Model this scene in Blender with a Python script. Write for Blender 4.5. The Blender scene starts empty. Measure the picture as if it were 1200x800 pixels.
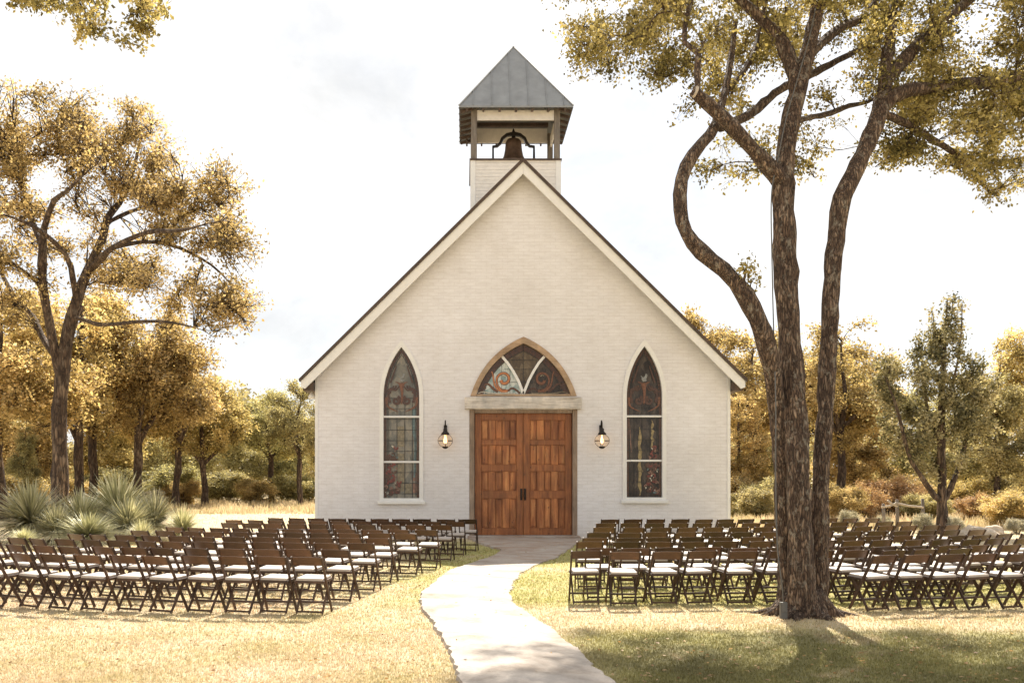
import bpy, bmesh, math, random
import numpy as np
from mathutils import Vector, Matrix

sc = bpy.context.scene
C = sc.collection
R = math.radians
F, CX, HY, HC = 1167.0, 545.0, 554.0, 1.9        # focal in photo pixels, principal point, eye height


def P(px, py, d):
    """pixel of the 1200 px photo at depth d -> world point"""
    return Vector(((px - CX) * d / F, d, HC - (py - HY) * d / F))


def G(px, py):
    """pixel -> point on the ground"""
    d = HC * F / (py - HY)
    return Vector(((px - CX) * d / F, d, 0.0))


# ------------------------------------------------------------------ materials
def new_mat(name):
    m = bpy.data.materials.new(name)
    m.use_nodes = True
    nt = m.node_tree
    b = nt.nodes['Principled BSDF']
    return m, nt, b


def nd(nt, typ, **kw):
    n = nt.nodes.new(typ)
    for k, v in kw.items():
        if k in n.inputs:
            n.inputs[k].default_value = v
        else:
            setattr(n, k, v)
    return n


def ramp(nt, stops, src=None, interp='LINEAR'):
    r = nt.nodes.new('ShaderNodeValToRGB')
    r.color_ramp.interpolation = interp
    el = r.color_ramp.elements
    while len(el) < len(stops):
        el.new(0.5)
    for e, (p, c) in zip(el, stops):
        e.position = p
        e.color = (*c, 1) if len(c) == 3 else c
    if src is not None:
        nt.links.new(src, r.inputs['Fac'])
    return r


def coords(nt, scale=(1, 1, 1), kind='Object'):
    tc = nt.nodes.new('ShaderNodeTexCoord')
    mp = nt.nodes.new('ShaderNodeMapping')
    mp.inputs['Scale'].default_value = scale
    nt.links.new(tc.outputs[kind], mp.inputs['Vector'])
    return mp.outputs['Vector']


def world_pos(nt, scale=(1, 1, 1)):
    g = nt.nodes.new('ShaderNodeNewGeometry')
    mp = nt.nodes.new('ShaderNodeMapping')
    mp.inputs['Scale'].default_value = scale
    nt.links.new(g.outputs['Position'], mp.inputs['Vector'])
    return mp.outputs['Vector']


def noise(nt, vec, scale, detail=6, rough=0.6, dist=0.0):
    n = nd(nt, 'ShaderNodeTexNoise', Scale=scale, Detail=detail, Roughness=rough, Distortion=dist)
    nt.links.new(vec, n.inputs['Vector'])
    return n.outputs['Fac']


def mix(nt, fac, a, b, typ='MIX'):
    m = nt.nodes.new('ShaderNodeMix')
    m.data_type = 'RGBA'
    m.blend_type = typ
    for s, v in ((0, fac), (6, a), (7, b)):
        if hasattr(v, 'is_output'):
            nt.links.new(v, m.inputs[s])
        elif s == 0:
            m.inputs[s].default_value = v
        else:
            m.inputs[s].default_value = (*v, 1)
    return m.outputs[2]


def bump(nt, b, h, strength=0.4, dist=0.02):
    bp = nd(nt, 'ShaderNodeBump', Strength=strength, Distance=dist)
    nt.links.new(h, bp.inputs['Height'])
    nt.links.new(bp.outputs['Normal'], b.inputs['Normal'])


def simple(name, col, rough=0.6, metal=0.0, var=0.15, scale=8.0, bmp=0.15, kind='Object'):
    m, nt, b = new_mat(name)
    v = coords(nt, kind=kind)
    n = noise(nt, v, scale)
    lo = tuple(c * (1 - var) for c in col)
    hi = tuple(min(1, c * (1 + var)) for c in col)
    r = ramp(nt, [(0.3, lo), (0.7, hi)], n)
    nt.links.new(r.outputs['Color'], b.inputs['Base Color'])
    b.inputs['Roughness'].default_value = rough
    b.inputs['Metallic'].default_value = metal
    if bmp:
        bump(nt, b, noise(nt, v, scale * 6), bmp, 0.01)
    return m


def leaf_mat(name, stops, trans=0.45, hue=0.04, rough=0.55):
    m, nt, b = new_mat(name)
    at = nd(nt, 'ShaderNodeAttribute', attribute_name='tone')
    r = ramp(nt, stops, at.outputs['Fac'])
    oi = nt.nodes.new('ShaderNodeObjectInfo')
    mr = nd(nt, 'ShaderNodeMapRange')
    mr.inputs['To Min'].default_value = 0.5 - hue
    mr.inputs['To Max'].default_value = 0.5 + hue * 0.6
    nt.links.new(oi.outputs['Random'], mr.inputs['Value'])
    hs = nt.nodes.new('ShaderNodeHueSaturation')
    nt.links.new(mr.outputs['Result'], hs.inputs['Hue'])
    nt.links.new(r.outputs['Color'], hs.inputs['Color'])
    mv = nd(nt, 'ShaderNodeMapRange')
    mv.inputs['To Min'].default_value = 0.85
    mv.inputs['To Max'].default_value = 1.15
    ml = nd(nt, 'ShaderNodeMath', operation='FRACT')
    m7 = nd(nt, 'ShaderNodeMath', operation='MULTIPLY')
    m7.inputs[1].default_value = 7.3
    nt.links.new(oi.outputs['Random'], m7.inputs[0])
    nt.links.new(m7.outputs[0], ml.inputs[0])
    nt.links.new(ml.outputs[0], mv.inputs['Value'])
    nt.links.new(mv.outputs['Result'], hs.inputs['Value'])
    col = hs.outputs['Color']
    nt.links.new(col, b.inputs['Base Color'])
    b.inputs['Roughness'].default_value = rough
    b.inputs['Specular IOR Level'].default_value = 0.35
    t = nt.nodes.new('ShaderNodeBsdfTranslucent')
    tcol = mix(nt, 1.0, col, (1.42, 1.32, 0.98), 'MULTIPLY')
    nt.links.new(tcol, t.inputs['Color'])
    ms = nt.nodes.new('ShaderNodeMixShader')
    ms.inputs[0].default_value = trans
    nt.links.new(b.outputs[0], ms.inputs[1])
    nt.links.new(t.outputs[0], ms.inputs[2])
    nt.links.new(ms.outputs[0], nt.nodes['Material Output'].inputs['Surface'])
    return m


def bark_mat(name, dark, light, lichen, sc_=1.0, lich=0.5):
    m, nt, b = new_mat(name)
    v = coords(nt, (9 * sc_, 9 * sc_, 1.9 * sc_))
    vo = nd(nt, 'ShaderNodeTexVoronoi', feature='DISTANCE_TO_EDGE', Scale=1.6)
    dn = nd(nt, 'ShaderNodeTexNoise', Scale=1.5, Detail=4.0)
    nt.links.new(v, dn.inputs['Vector'])
    wv = nd(nt, 'ShaderNodeVectorMath', operation='MULTIPLY_ADD')
    nt.links.new(dn.outputs['Color'], wv.inputs[0])
    wv.inputs[1].default_value = (0.9, 0.9, 0.9)
    nt.links.new(v, wv.inputs[2])
    nt.links.new(wv.outputs[0], vo.inputs['Vector'])
    vc = nd(nt, 'ShaderNodeTexVoronoi', Scale=1.6)
    nt.links.new(wv.outputs[0], vc.inputs['Vector'])
    sc2 = nt.nodes.new('ShaderNodeSeparateColor')
    nt.links.new(vc.outputs['Color'], sc2.inputs[0])
    flake = ramp(nt, [(0.0, (0.55, 0.5, 0.47)), (0.55, (0.95, 0.92, 0.9)), (0.8, (1.5, 1.55, 1.55)), (1.0, (2.0, 2.15, 2.2))], sc2.outputs[0])
    n2 = noise(nt, v, 2.5, 8, 0.7)
    r = ramp(nt, [(0.0, dark), (0.16, tuple((a + c) / 2 for a, c in zip(dark, light))), (0.5, light)], vo.outputs['Distance'])
    r2 = ramp(nt, [(0.35, (0.55, 0.55, 0.55)), (0.7, (1.25, 1.2, 1.15))], n2)
    c = mix(nt, 1.0, r.outputs['Color'], r2.outputs['Color'], 'MULTIPLY')
    c = mix(nt, 1.0, c, flake.outputs['Color'], 'MULTIPLY')
    v3 = coords(nt, (1.6 * sc_, 1.6 * sc_, 1.0 * sc_))
    n3 = noise(nt, v3, 3.0, 8, 0.72)
    r3 = ramp(nt, [(0.54, (0, 0, 0)), (0.64, (lich,) * 3)], n3)
    c = mix(nt, r3.outputs['Color'], c, lichen)
    nt.links.new(c, b.inputs['Base Color'])
    b.inputs['Roughness'].default_value = 0.9
    hm = nd(nt, 'ShaderNodeMath', operation='MULTIPLY_ADD')
    nt.links.new(n2, hm.inputs[0])
    hm.inputs[1].default_value = 0.25
    nt.links.new(vo.outputs['Distance'], hm.inputs[2])
    bump(nt, b, hm.outputs[0], 1.0, 0.06)
    return m


def wood_mat(name, dark, mid, light, axis='Z', scale=1.0, rough=0.5, knots=0.0, obj_var=0.0, boards=False):
    m, nt, b = new_mat(name)
    st = {'Z': (14, 14, 1.2), 'X': (1.2, 14, 14), 'Y': (14, 1.2, 14)}[axis]
    v = coords(nt, tuple(s * scale for s in st))
    n = noise(nt, v, 1.0, 9, 0.65, 0.9)
    r = ramp(nt, [(0.25, dark), (0.5, mid), (0.75, light)], n)
    c = r.outputs['Color']
    v2 = coords(nt, (1.5, 1.5, 0.9))
    n2 = noise(nt, v2, 2.0, 4)
    r2 = ramp(nt, [(0.3, (0.68, 0.68, 0.68)), (0.7, (1.2, 1.15, 1.1))], n2)
    c = mix(nt, 1.0, c, r2.outputs['Color'], 'MULTIPLY')
    if knots:
        vk = coords(nt, (4, 4, 2.4))
        vo = nd(nt, 'ShaderNodeTexVoronoi', Scale=1.6)
        nt.links.new(vk, vo.inputs['Vector'])
        rk = ramp(nt, [(0.05, (knots,) * 3), (0.14, (0, 0, 0))], vo.outputs['Distance'])
        c = mix(nt, rk.outputs['Color'], c, tuple(x * 0.25 for x in dark))
    if boards:
        vb = coords(nt, (5.5, 0.1, 0.75))
        nb_ = noise(nt, vb, 1.0, 0, 0.5)
        rb = ramp(nt, [(0.32, (0.74, 0.68, 0.62)), (0.5, (1.08, 1.06, 1.05)), (0.68, (1.30, 1.33, 1.36))], nb_)
        c = mix(nt, 1.0, c, rb.outputs['Color'], 'MULTIPLY')
    if obj_var:
        oi = nt.nodes.new('ShaderNodeObjectInfo')
        rv = ramp(nt, [(0, (1 - obj_var,) * 3), (1, (1 + obj_var,) * 3)], oi.outputs['Random'])
        c = mix(nt, 1.0, c, rv.outputs['Color'], 'MULTIPLY')
    nt.links.new(c, b.inputs['Base Color'])
    b.inputs['Roughness'].default_value = rough
    bump(nt, b, n, 0.25, 0.01)
    return m


# painted white brick: front walls use X,Z; side walls use Y,Z
def brick_mat(name, along='X'):
    m, nt, b = new_mat(name)
    tc = nt.nodes.new('ShaderNodeTexCoord')
    sx = nt.nodes.new('ShaderNodeSeparateXYZ')
    nt.links.new(tc.outputs['Object'], sx.inputs[0])
    cb = nt.nodes.new('ShaderNodeCombineXYZ')
    nt.links.new(sx.outputs[along], cb.inputs[0])
    nt.links.new(sx.outputs['Z'], cb.inputs[1])
    br = nd(nt, 'ShaderNodeTexBrick', Scale=1.0)
    br.offset = 0.5
    br.inputs['Brick Width'].default_value = 0.31
    br.inputs['Row Height'].default_value = 0.098
    br.inputs['Mortar Size'].default_value = 0.010
    br.inputs['Mortar Smooth'].default_value = 0.35
    br.inputs['Color1'].default_value = (0.80, 0.78, 0.795, 1)
    br.inputs['Color2'].default_value = (0.78, 0.76, 0.775, 1)
    br.inputs['Mortar'].default_value = (0.735, 0.71, 0.72, 1)
    nt.links.new(cb.outputs[0], br.inputs['Vector'])
    n = noise(nt, tc.outputs['Object'], 0.5, 7, 0.62)
    r = ramp(nt, [(0.3, (0.90, 0.885, 0.86)), (0.68, (1.03, 1.03, 1.03))], n)
    c = mix(nt, 1.0, br.outputs['Color'], r.outputs['Color'], 'MULTIPLY')
    ms_ = nt.nodes.new('ShaderNodeMapping')
    ms_.inputs['Scale'].default_value = (2.2, 2.2, 9.0)
    nt.links.new(tc.outputs['Object'], ms_.inputs['Vector'])
    nb = noise(nt, ms_.outputs['Vector'], 1.3, 5, 0.7)
    rb = ramp(nt, [(0.32, (0.90, 0.885, 0.87)), (0.6, (1.02, 1.02, 1.02))], nb)
    c = mix(nt, 1.0, c, rb.outputs['Color'], 'MULTIPLY')
    # dirt splashed up from the lawn
    mp = nt.nodes.new('ShaderNodeMapping')
    mp.inputs['Scale'].default_value = (3, 3, 0.6)
    nt.links.new(tc.outputs['Object'], mp.inputs['Vector'])
    n2 = noise(nt, mp.outputs['Vector'], 1.4, 6, 0.7)
    sub = nd(nt, 'ShaderNodeMath', operation='MULTIPLY_ADD')
    nt.links.new(sx.outputs['Z'], sub.inputs[0])
    sub.inputs[1].default_value = -0.8
    nt.links.new(n2, sub.inputs[2])
    rd = ramp(nt, [(0.1, (0, 0, 0)), (0.65, (0.55, 0.55, 0.55))], sub.outputs[0])
    c = mix(nt, rd.outputs['Color'], c, (0.50, 0.44, 0.36))
    nt.links.new(c, b.inputs['Base Color'])
    b.inputs['Roughness'].default_value = 0.65
    n3 = noise(nt, tc.outputs['Object'], 26, 4)
    h = nd(nt, 'ShaderNodeMath', operation='MULTIPLY_ADD')
    nt.links.new(br.outputs['Fac'], h.inputs[0])
    h.inputs[1].default_value = -1.0
    nt.links.new(n3, h.inputs[2])
    bump(nt, b, h.outputs[0], 0.30, 0.012)
    return m


M = {}
M['brick_front'] = brick_mat('painted brick front', 'X')
M['brick_side'] = brick_mat('painted brick side', 'Y')
M['white'] = simple('white painted trim', (0.78, 0.76, 0.73), 0.5, 0, 0.05, 5)
M['white_wood'] = simple('white lap siding', (0.74, 0.70, 0.66), 0.6, 0, 0.08, 6)
M['metal_roof'] = simple('weathered zinc roof', (0.275, 0.275, 0.268), 0.5, 0.45, 0.14, 2.2, 0.05)
M['dark_metal'] = simple('dark bronze metal', (0.035, 0.028, 0.024), 0.42, 0.7, 0.2, 12)
M['bell'] = simple('patinated bronze', (0.16, 0.10, 0.065), 0.42, 0.75, 0.35, 6)
M['steel'] = simple('pale galvanised steel', (0.5, 0.5, 0.48), 0.45, 0.4, 0.1, 9)
M['grey_wood'] = wood_mat('weathered grey timber', (0.10, 0.085, 0.07), (0.19, 0.165, 0.14), (0.28, 0.25, 0.22), 'Z', 1, 0.8)
M['soffit'] = wood_mat('brown soffit boards', (0.04, 0.025, 0.018), (0.075, 0.048, 0.034), (0.12, 0.08, 0.058), 'Y', 1, 0.7)
M['jamb'] = wood_mat('bleached jamb timber', (0.16, 0.11, 0.075), (0.30, 0.22, 0.16), (0.42, 0.34, 0.27), 'Z', 1, 0.8)
M['arch_wood'] = wood_mat('tan arch timber', (0.24, 0.15, 0.09), (0.40, 0.28, 0.18), (0.52, 0.40, 0.28), 'X', 0.6, 0.7)
M['lintel'] = wood_mat('whitewashed beam', (0.22, 0.17, 0.13), (0.62, 0.58, 0.53), (0.76, 0.73, 0.69), 'X', 1.0, 0.8)
M['door'] = wood_mat('oiled pine door', (0.14, 0.042, 0.013), (0.30, 0.105, 0.032), (0.44, 0.185, 0.062), 'Z', 1.0, 0.45, 0.9)
M['door_panel'] = wood_mat('oiled pine panel', (0.16, 0.046, 0.014), (0.36, 0.13, 0.040), (0.56, 0.27, 0.10), 'Z', 0.8, 0.45, 0.9, 0, True)
M['chair'] = wood_mat('dark walnut lacquer', (0.034, 0.018, 0.011), (0.068, 0.036, 0.021), (0.11, 0.060, 0.036), 'Z', 1.2, 0.6, 0, 0.3)
M['chair_back'] = wood_mat('walnut back board', (0.050, 0.024, 0.013), (0.096, 0.048, 0.027), (0.155, 0.082, 0.047), 'X', 0.7, 0.36, 0, 0.4)
M['cushion'] = simple('ivory vinyl cushion', (0.44, 0.385, 0.345), 0.5, 0, 0.08, 5, 0.05)
M['bark'] = bark_mat('oak bark lichen', (0.035, 0.020, 0.013), (0.30, 0.20, 0.135), (0.50, 0.44, 0.34), 2.3, 0.5)
M['bark_far'] = bark_mat('dark oak bark', (0.035, 0.022, 0.015), (0.16, 0.105, 0.068), (0.24, 0.19, 0.14), 0.8, 0.4)
M['cut'] = simple('pale sawn wood', (0.45, 0.38, 0.30), 0.8)
GOLD = [(0.0, (0.19, 0.150, 0.062)), (0.5, (0.44, 0.355, 0.160)), (1.0, (0.66, 0.54, 0.29))]
OLIVE = [(0.0, (0.15, 0.135, 0.064)), (0.5, (0.36, 0.335, 0.17)), (1.0, (0.56, 0.51, 0.29))]
M['leaf_fg'] = leaf_mat('oak leaves near', [(0.0, (0.085, 0.074, 0.026)), (0.5, (0.275, 0.232, 0.088)), (1.0, (0.50, 0.42, 0.185))], 0.52, 0.0)
M['leaf_gold'] = leaf_mat('golden oak leaves', GOLD, 0.56, 0.012)
M['leaf_olive'] = leaf_mat('olive elm leaves', OLIVE, 0.54, 0.015)
M['leaf_dark'] = leaf_mat('young evergreen leaves', [(0.0, (0.07, 0.072, 0.034)), (0.5, (0.30, 0.28, 0.145)), (1.0, (0.54, 0.49, 0.29))], 0.42, 0.01)
M['leaf_rust'] = leaf_mat('rusty sumac leaves', [(0.0, (0.26, 0.15, 0.075)), (0.5, (0.52, 0.33, 0.17)), (1.0, (0.66, 0.48, 0.28))], 0.4, 0.01)
M['leaf_silver'] = leaf_mat('silver sage leaves', [(0.0, (0.25, 0.24, 0.18)), (0.5, (0.42, 0.40, 0.31)), (1.0, (0.6, 0.56, 0.45))], 0.3, 0.01)
M['sotol'] = leaf_mat('sotol blades', [(0.0, (0.19, 0.19, 0.10)), (0.5, (0.44, 0.43, 0.26)), (1.0, (0.72, 0.68, 0.50))], 0.25, 0.01, 0.4)
M['rock'] = simple('limestone', (0.50, 0.42, 0.33), 0.9, 0, 0.25, 3, 0.6)


# colour of the lawn as a function of world position: shared by soil and blades
def lawn_colour(nt, vec, blades=False):
    sx = nt.nodes.new('ShaderNodeSeparateXYZ')
    nt.links.new(vec, sx.inputs[0])

    def rangef(src, a, b_, c, d):
        m1 = nd(nt, 'ShaderNodeMapRange', interpolation_type='SMOOTHSTEP')
        m1.inputs['From Min'].default_value = a
        m1.inputs['From Max'].default_value = b_
        m2 = nd(nt, 'ShaderNodeMapRange', interpolation_type='SMOOTHSTEP')
        m2.inputs['From Min'].default_value = c
        m2.inputs['From Max'].default_value = d
        m2.inputs['To Min'].default_value = 1
        m2.inputs['To Max'].default_value = 0
        nt.links.new(src, m1.inputs['Value'])
        nt.links.new(src, m2.inputs['Value'])
        mm = nd(nt, 'ShaderNodeMath', operation='MULTIPLY')
        nt.links.new(m1.outputs[0], mm.inputs[0])
        nt.links.new(m2.outputs[0], mm.inputs[1])
        return mm.outputs[0]

    def mul(a, b_):
        mm = nd(nt, 'ShaderNodeMath', operation='MULTIPLY')
        nt.links.new(a, mm.inputs[0])
        nt.links.new(b_, mm.inputs[1])
        return mm.outputs[0]

    def add(a, b_):
        mm = nd(nt, 'ShaderNodeMath', operation='ADD', use_clamp=True)
        nt.links.new(a, mm.inputs[0])
        nt.links.new(b_, mm.inputs[1])
        return mm.outputs[0]
    X, Y = sx.outputs['X'], sx.outputs['Y']
    zone1 = mul(rangef(X, -2.2, 0.2, 9, 12), rangef(Y, 13.4, 14.8, 25, 29))       # watered grass round the chairs
    zone2 = mul(rangef(X, 0.6, 2.0, 10, 13), rangef(Y, 2, 4, 11.3, 12.4))          # greener grass under the oak, darkened further down as painted shade
    green_zones = add(zone1, zone2)
    n1 = noise(nt, vec, 0.75, 7, 0.65, 0.4)
    g = nd(nt, 'ShaderNodeMath', operation='MULTIPLY_ADD', use_clamp=True)
    nt.links.new(green_zones, g.inputs[0])
    g.inputs[1].default_value = 0.85
    r1 = ramp(nt, [(0.40, (0, 0, 0)), (0.68, (0.5, 0.5, 0.5))], n1)
    nt.links.new(r1.outputs['Color'], g.inputs[2])
    n2 = noise(nt, vec, 14.0, 6, 0.75)
    straw = ramp(nt, [(0.25, (0.42, 0.325, 0.20)), (0.5, (0.60, 0.485, 0.325)), (0.75, (0.72, 0.60, 0.43))], n2)
    green = ramp(nt, [(0.25, (0.23, 0.21, 0.065)), (0.5, (0.40, 0.365, 0.125)), (0.75, (0.55, 0.495, 0.21))], n2)
    c = mix(nt, g.outputs[0], straw.outputs['Color'], green.outputs['Color'])
    shade_green = ramp(nt, [(0.25, (0.095, 0.086, 0.034)), (0.5, (0.165, 0.147, 0.060)), (0.75, (0.28, 0.245, 0.11))], n2)  # darker green with the oak's shade painted in
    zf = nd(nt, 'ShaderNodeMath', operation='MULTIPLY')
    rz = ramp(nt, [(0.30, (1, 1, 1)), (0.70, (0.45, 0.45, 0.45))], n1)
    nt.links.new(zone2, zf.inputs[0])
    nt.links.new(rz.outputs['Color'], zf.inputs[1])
    c = mix(nt, zf.outputs[0], c, shade_green.outputs['Color'])
    n3 = noise(nt, vec, 0.42, 6, 0.62, 0.8)
    bare = ramp(nt, [(0.56, (0, 0, 0)), (0.68, (0.75, 0.75, 0.75))], n3)
    c = mix(nt, bare.outputs['Color'], c, (0.66, 0.50, 0.36))
    return c, n2


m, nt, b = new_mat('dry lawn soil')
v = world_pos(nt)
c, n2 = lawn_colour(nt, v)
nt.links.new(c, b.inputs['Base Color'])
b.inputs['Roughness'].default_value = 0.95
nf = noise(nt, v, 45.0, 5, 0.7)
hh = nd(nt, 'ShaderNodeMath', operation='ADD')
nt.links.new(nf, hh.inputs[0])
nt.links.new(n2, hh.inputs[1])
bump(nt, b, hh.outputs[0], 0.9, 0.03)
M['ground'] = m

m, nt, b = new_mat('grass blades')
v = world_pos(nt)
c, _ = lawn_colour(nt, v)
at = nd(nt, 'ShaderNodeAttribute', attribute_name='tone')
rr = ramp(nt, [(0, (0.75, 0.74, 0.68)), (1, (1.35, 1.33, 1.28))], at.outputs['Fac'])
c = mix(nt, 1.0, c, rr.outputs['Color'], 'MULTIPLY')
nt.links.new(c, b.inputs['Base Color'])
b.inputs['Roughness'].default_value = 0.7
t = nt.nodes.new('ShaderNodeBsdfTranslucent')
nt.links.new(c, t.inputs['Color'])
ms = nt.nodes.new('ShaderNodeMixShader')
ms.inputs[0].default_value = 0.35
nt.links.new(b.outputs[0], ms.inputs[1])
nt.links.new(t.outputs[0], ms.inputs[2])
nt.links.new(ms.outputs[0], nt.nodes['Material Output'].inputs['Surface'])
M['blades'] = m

m, nt, b = new_mat('pale limestone path')
v = world_pos(nt)
n1 = noise(nt, v, 1.3, 8, 0.65, 0.5)
n2 = noise(nt, v, 22, 6, 0.7)
r = ramp(nt, [(0.30, (0.26, 0.21, 0.165)), (0.47, (0.41, 0.355, 0.305)), (0.72, (0.50, 0.45, 0.40))], n1)
r2 = ramp(nt, [(0.3, (0.84, 0.83, 0.82)), (0.7, (1.06, 1.06, 1.06))], n2)
c = mix(nt, 1.0, r.outputs['Color'], r2.outputs['Color'], 'MULTIPLY')
sx = nt.nodes.new('ShaderNodeSeparateXYZ')
nt.links.new(v, sx.inputs[0])
vm = nd(nt, 'ShaderNodeMapping')
vm.inputs['Scale'].default_value = (0.9, 2.2, 1)
nt.links.new(v, vm.inputs['Vector'])
n4 = noise(nt, vm.outputs['Vector'], 1.2, 6, 0.7, 1.0)
mr = nd(nt, 'ShaderNodeMapRange', interpolation_type='SMOOTHSTEP')
mr.inputs['From Min'].default_value = 18.5
mr.inputs['From Max'].default_value = 23.0
nt.links.new(sx.outputs['Y'], mr.inputs['Value'])
rs = ramp(nt, [(0.42, (0, 0, 0)), (0.62, (0.85, 0.85, 0.85))], n4)
mk = mix(nt, 1.0, mr.outputs[0], rs.outputs['Color'], 'MULTIPLY')
c = mix(nt, mk, c, (0.30, 0.20, 0.14))
nt.links.new(c, b.inputs['Base Color'])
b.inputs['Roughness'].default_value = 0.9
ad = nd(nt, 'ShaderNodeMath', operation='ADD')
nt.links.new(n1, ad.inputs[0])
nt.links.new(n2, ad.inputs[1])
bump(nt, b, ad.outputs[0], 0.5, 0.02)
M['path'] = m


def glass_mat(name, stops, scale=(6, 6, 3)):
    m, nt, b = new_mat(name)
    v = coords(nt, scale)
    vo = nd(nt, 'ShaderNodeTexVoronoi', Scale=1.2)
    nt.links.new(v, vo.inputs['Vector'])
    sp = nt.nodes.new('ShaderNodeSeparateColor')
    nt.links.new(vo.outputs['Color'], sp.inputs[0])
    n = noise(nt, v, 0.8, 4, 0.6, 0.5)
    ad = nd(nt, 'ShaderNodeMath', operation='MULTIPLY_ADD')
    nt.links.new(sp.outputs[0], ad.inputs[0])
    ad.inputs[1].default_value = 0.35
    nt.links.new(n, ad.inputs[2])
    r = ramp(nt, stops, ad.outputs[0])
    nt.links.new(r.outputs['Color'], b.inputs['Base Color'])
    b.inputs['Roughness'].default_value = 0.22
    b.inputs['Specular IOR Level'].default_value = 0.4
    bump(nt, b, n, 0.25, 0.02)
    return m


M['glass_light'] = glass_mat('grey green leaded glass', [(0.35, (0.075, 0.075, 0.065)), (0.6, (0.165, 0.158, 0.135)), (0.85, (0.27, 0.24, 0.19))])
M['glass_dark'] = glass_mat('dark leaded glass', [(0.35, (0.016, 0.012, 0.010)), (0.65, (0.04, 0.03, 0.024)), (0.9, (0.085, 0.065, 0.05))])
M['glass_brown'] = glass_mat('brown leaded glass', [(0.35, (0.045, 0.03, 0.018)), (0.6, (0.10, 0.07, 0.042)), (0.9, (0.16, 0.12, 0.075))])
M['glass_blue'] = glass_mat('opal blue leaded glass', [(0.3, (0.05, 0.12, 0.13)), (0.55, (0.28, 0.36, 0.35)), (0.8, (0.58, 0.60, 0.56))])
for k, col in (('g_copper', (0.16, 0.065, 0.032)), ('g_red', (0.15, 0.032, 0.024)), ('g_tan', (0.20, 0.165, 0.105)), ('g_flame', (0.46, 0.17, 0.06)), ('g_teal', (0.10, 0.15, 0.15)),
               ('g_cream', (0.55, 0.50, 0.40)), ('g_umber', (0.075, 0.035, 0.022)), ('g_rose', (0.22, 0.12, 0.085)), ('g_gold_reflect', (0.27, 0.20, 0.09)), ('g_grey', (0.24, 0.24, 0.23))):
    M[k] = simple('stained glass ' + k[2:], col, 0.25, 0, 0.4, 14, 0.1)
M['lead'] = simple('lead came', (0.035, 0.033, 0.032), 0.5, 0.3, 0.1, 10)
m, nt, b = new_mat('clear globe glass')
b.inputs['Base Color'].default_value = (0.95, 0.90, 0.82, 1)
b.inputs['Roughness'].default_value = 0.06
b.inputs['Transmission Weight'].default_value = 1.0
b.inputs['IOR'].default_value = 1.12
M['globe'] = m
m, nt, b = new_mat('lit filament bulb')
b.inputs['Base Color'].default_value = (1, 0.75, 0.45, 1)
b.inputs['Emission Color'].default_value = (1, 0.55, 0.22, 1)
b.inputs['Emission Strength'].default_value = 2.2
M['bulb'] = m
M['cable'] = simple('grey conduit', (0.12, 0.115, 0.105), 0.6, 0.1, 0.1, 10)


# ------------------------------------------------------------------ object helpers
def tag(o, label=None, cat=None, group=None, kind=None):
    if label: o['label'] = label
    if cat: o['category'] = cat
    if group: o['group'] = group
    if kind: o['kind'] = kind
    return o


def link(name, me, mat=None, parent=None):
    o = bpy.data.objects.new(name, me)
    if mat is not None:
        if isinstance(mat, (list, tuple)):
            for x in mat: me.materials.append(x)
        else:
            me.materials.append(mat)
    C.objects.link(o)
    if parent is not None:
        o.parent = parent
        # meshes are written in world space here: keep them there
        o.matrix_parent_inverse = Matrix.Translation(-parent_world(parent))
    return o


def parent_world(p):
    v = Vector((0, 0, 0))
    while p is not None:
        if not p.get('_off'):
            v += p.location
            if p.parent is not None:
                v += p.matrix_parent_inverse.to_translation()
        p = p.parent
    return v


def empty(name, loc=(0, 0, 0), parent=None):
    o = bpy.data.objects.new(name, None)
    o.location = loc
    o.empty_display_size = 0.2
    C.objects.link(o)
    if parent is not None:
        o.parent = parent
        o.matrix_parent_inverse = Matrix.Translation(-parent_world(parent))
    return o


def finish(bm, name, mat, parent=None, smooth=False, bev=0.0):
    if bev:
        bmesh.ops.bevel(bm, geom=list(bm.edges), offset=bev, segments=1, affect='EDGES', profile=0.5)
    bmesh.ops.recalc_face_normals(bm, faces=bm.faces)
    me = bpy.data.meshes.new(name)
    bm.to_mesh(me)
    bm.free()
    if smooth:
        for p in me.polygons: p.use_smooth = True
    return link(name, me, mat, parent)


def add_box(bm, x0, x1, y0, y1, z0, z1):
    vs = [bm.verts.new(p) for p in ((x0, y0, z0), (x1, y0, z0), (x1, y1, z0), (x0, y1, z0), (x0, y0, z1), (x1, y0, z1), (x1, y1, z1), (x0, y1, z1))]
    for f in ((0, 1, 2, 3), (4, 5, 6, 7), (0, 1, 5, 4), (1, 2, 6, 5), (2, 3, 7, 6), (3, 0, 4, 7)):
        bm.faces.new([vs[i] for i in f])
    return vs


def box(name, x0, x1, y0, y1, z0, z1, mat, parent=None, bev=0.006):
    bm = bmesh.new()
    add_box(bm, x0, x1, y0, y1, z0, z1)
    return finish(bm, name, mat, parent, bev=bev)


def add_bar(bm, a, b_, w, t, up=(0, 0, 1)):
    """rectangular bar from a to b, w along the side axis, t along the other"""
    a, b_ = Vector(a), Vector(b_)
    d = (b_ - a).normalized()
    s = d.cross(Vector(up))
    if s.length < 1e-4: s = Vector((1, 0, 0))
    s.normalize()
    u = s.cross(d)
    vs = []
    for p in (a, b_):
        for i, j in ((-1, -1), (1, -1), (1, 1), (-1, 1)):
            vs.append(bm.verts.new(p + s * (i * w / 2) + u * (j * t / 2)))
    for f in ((0, 1, 2, 3), (4, 5, 6, 7), (0, 1, 5, 4), (1, 2, 6, 5), (2, 3, 7, 6), (3, 0, 4, 7)):
        bm.faces.new([vs[i] for i in f])


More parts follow.
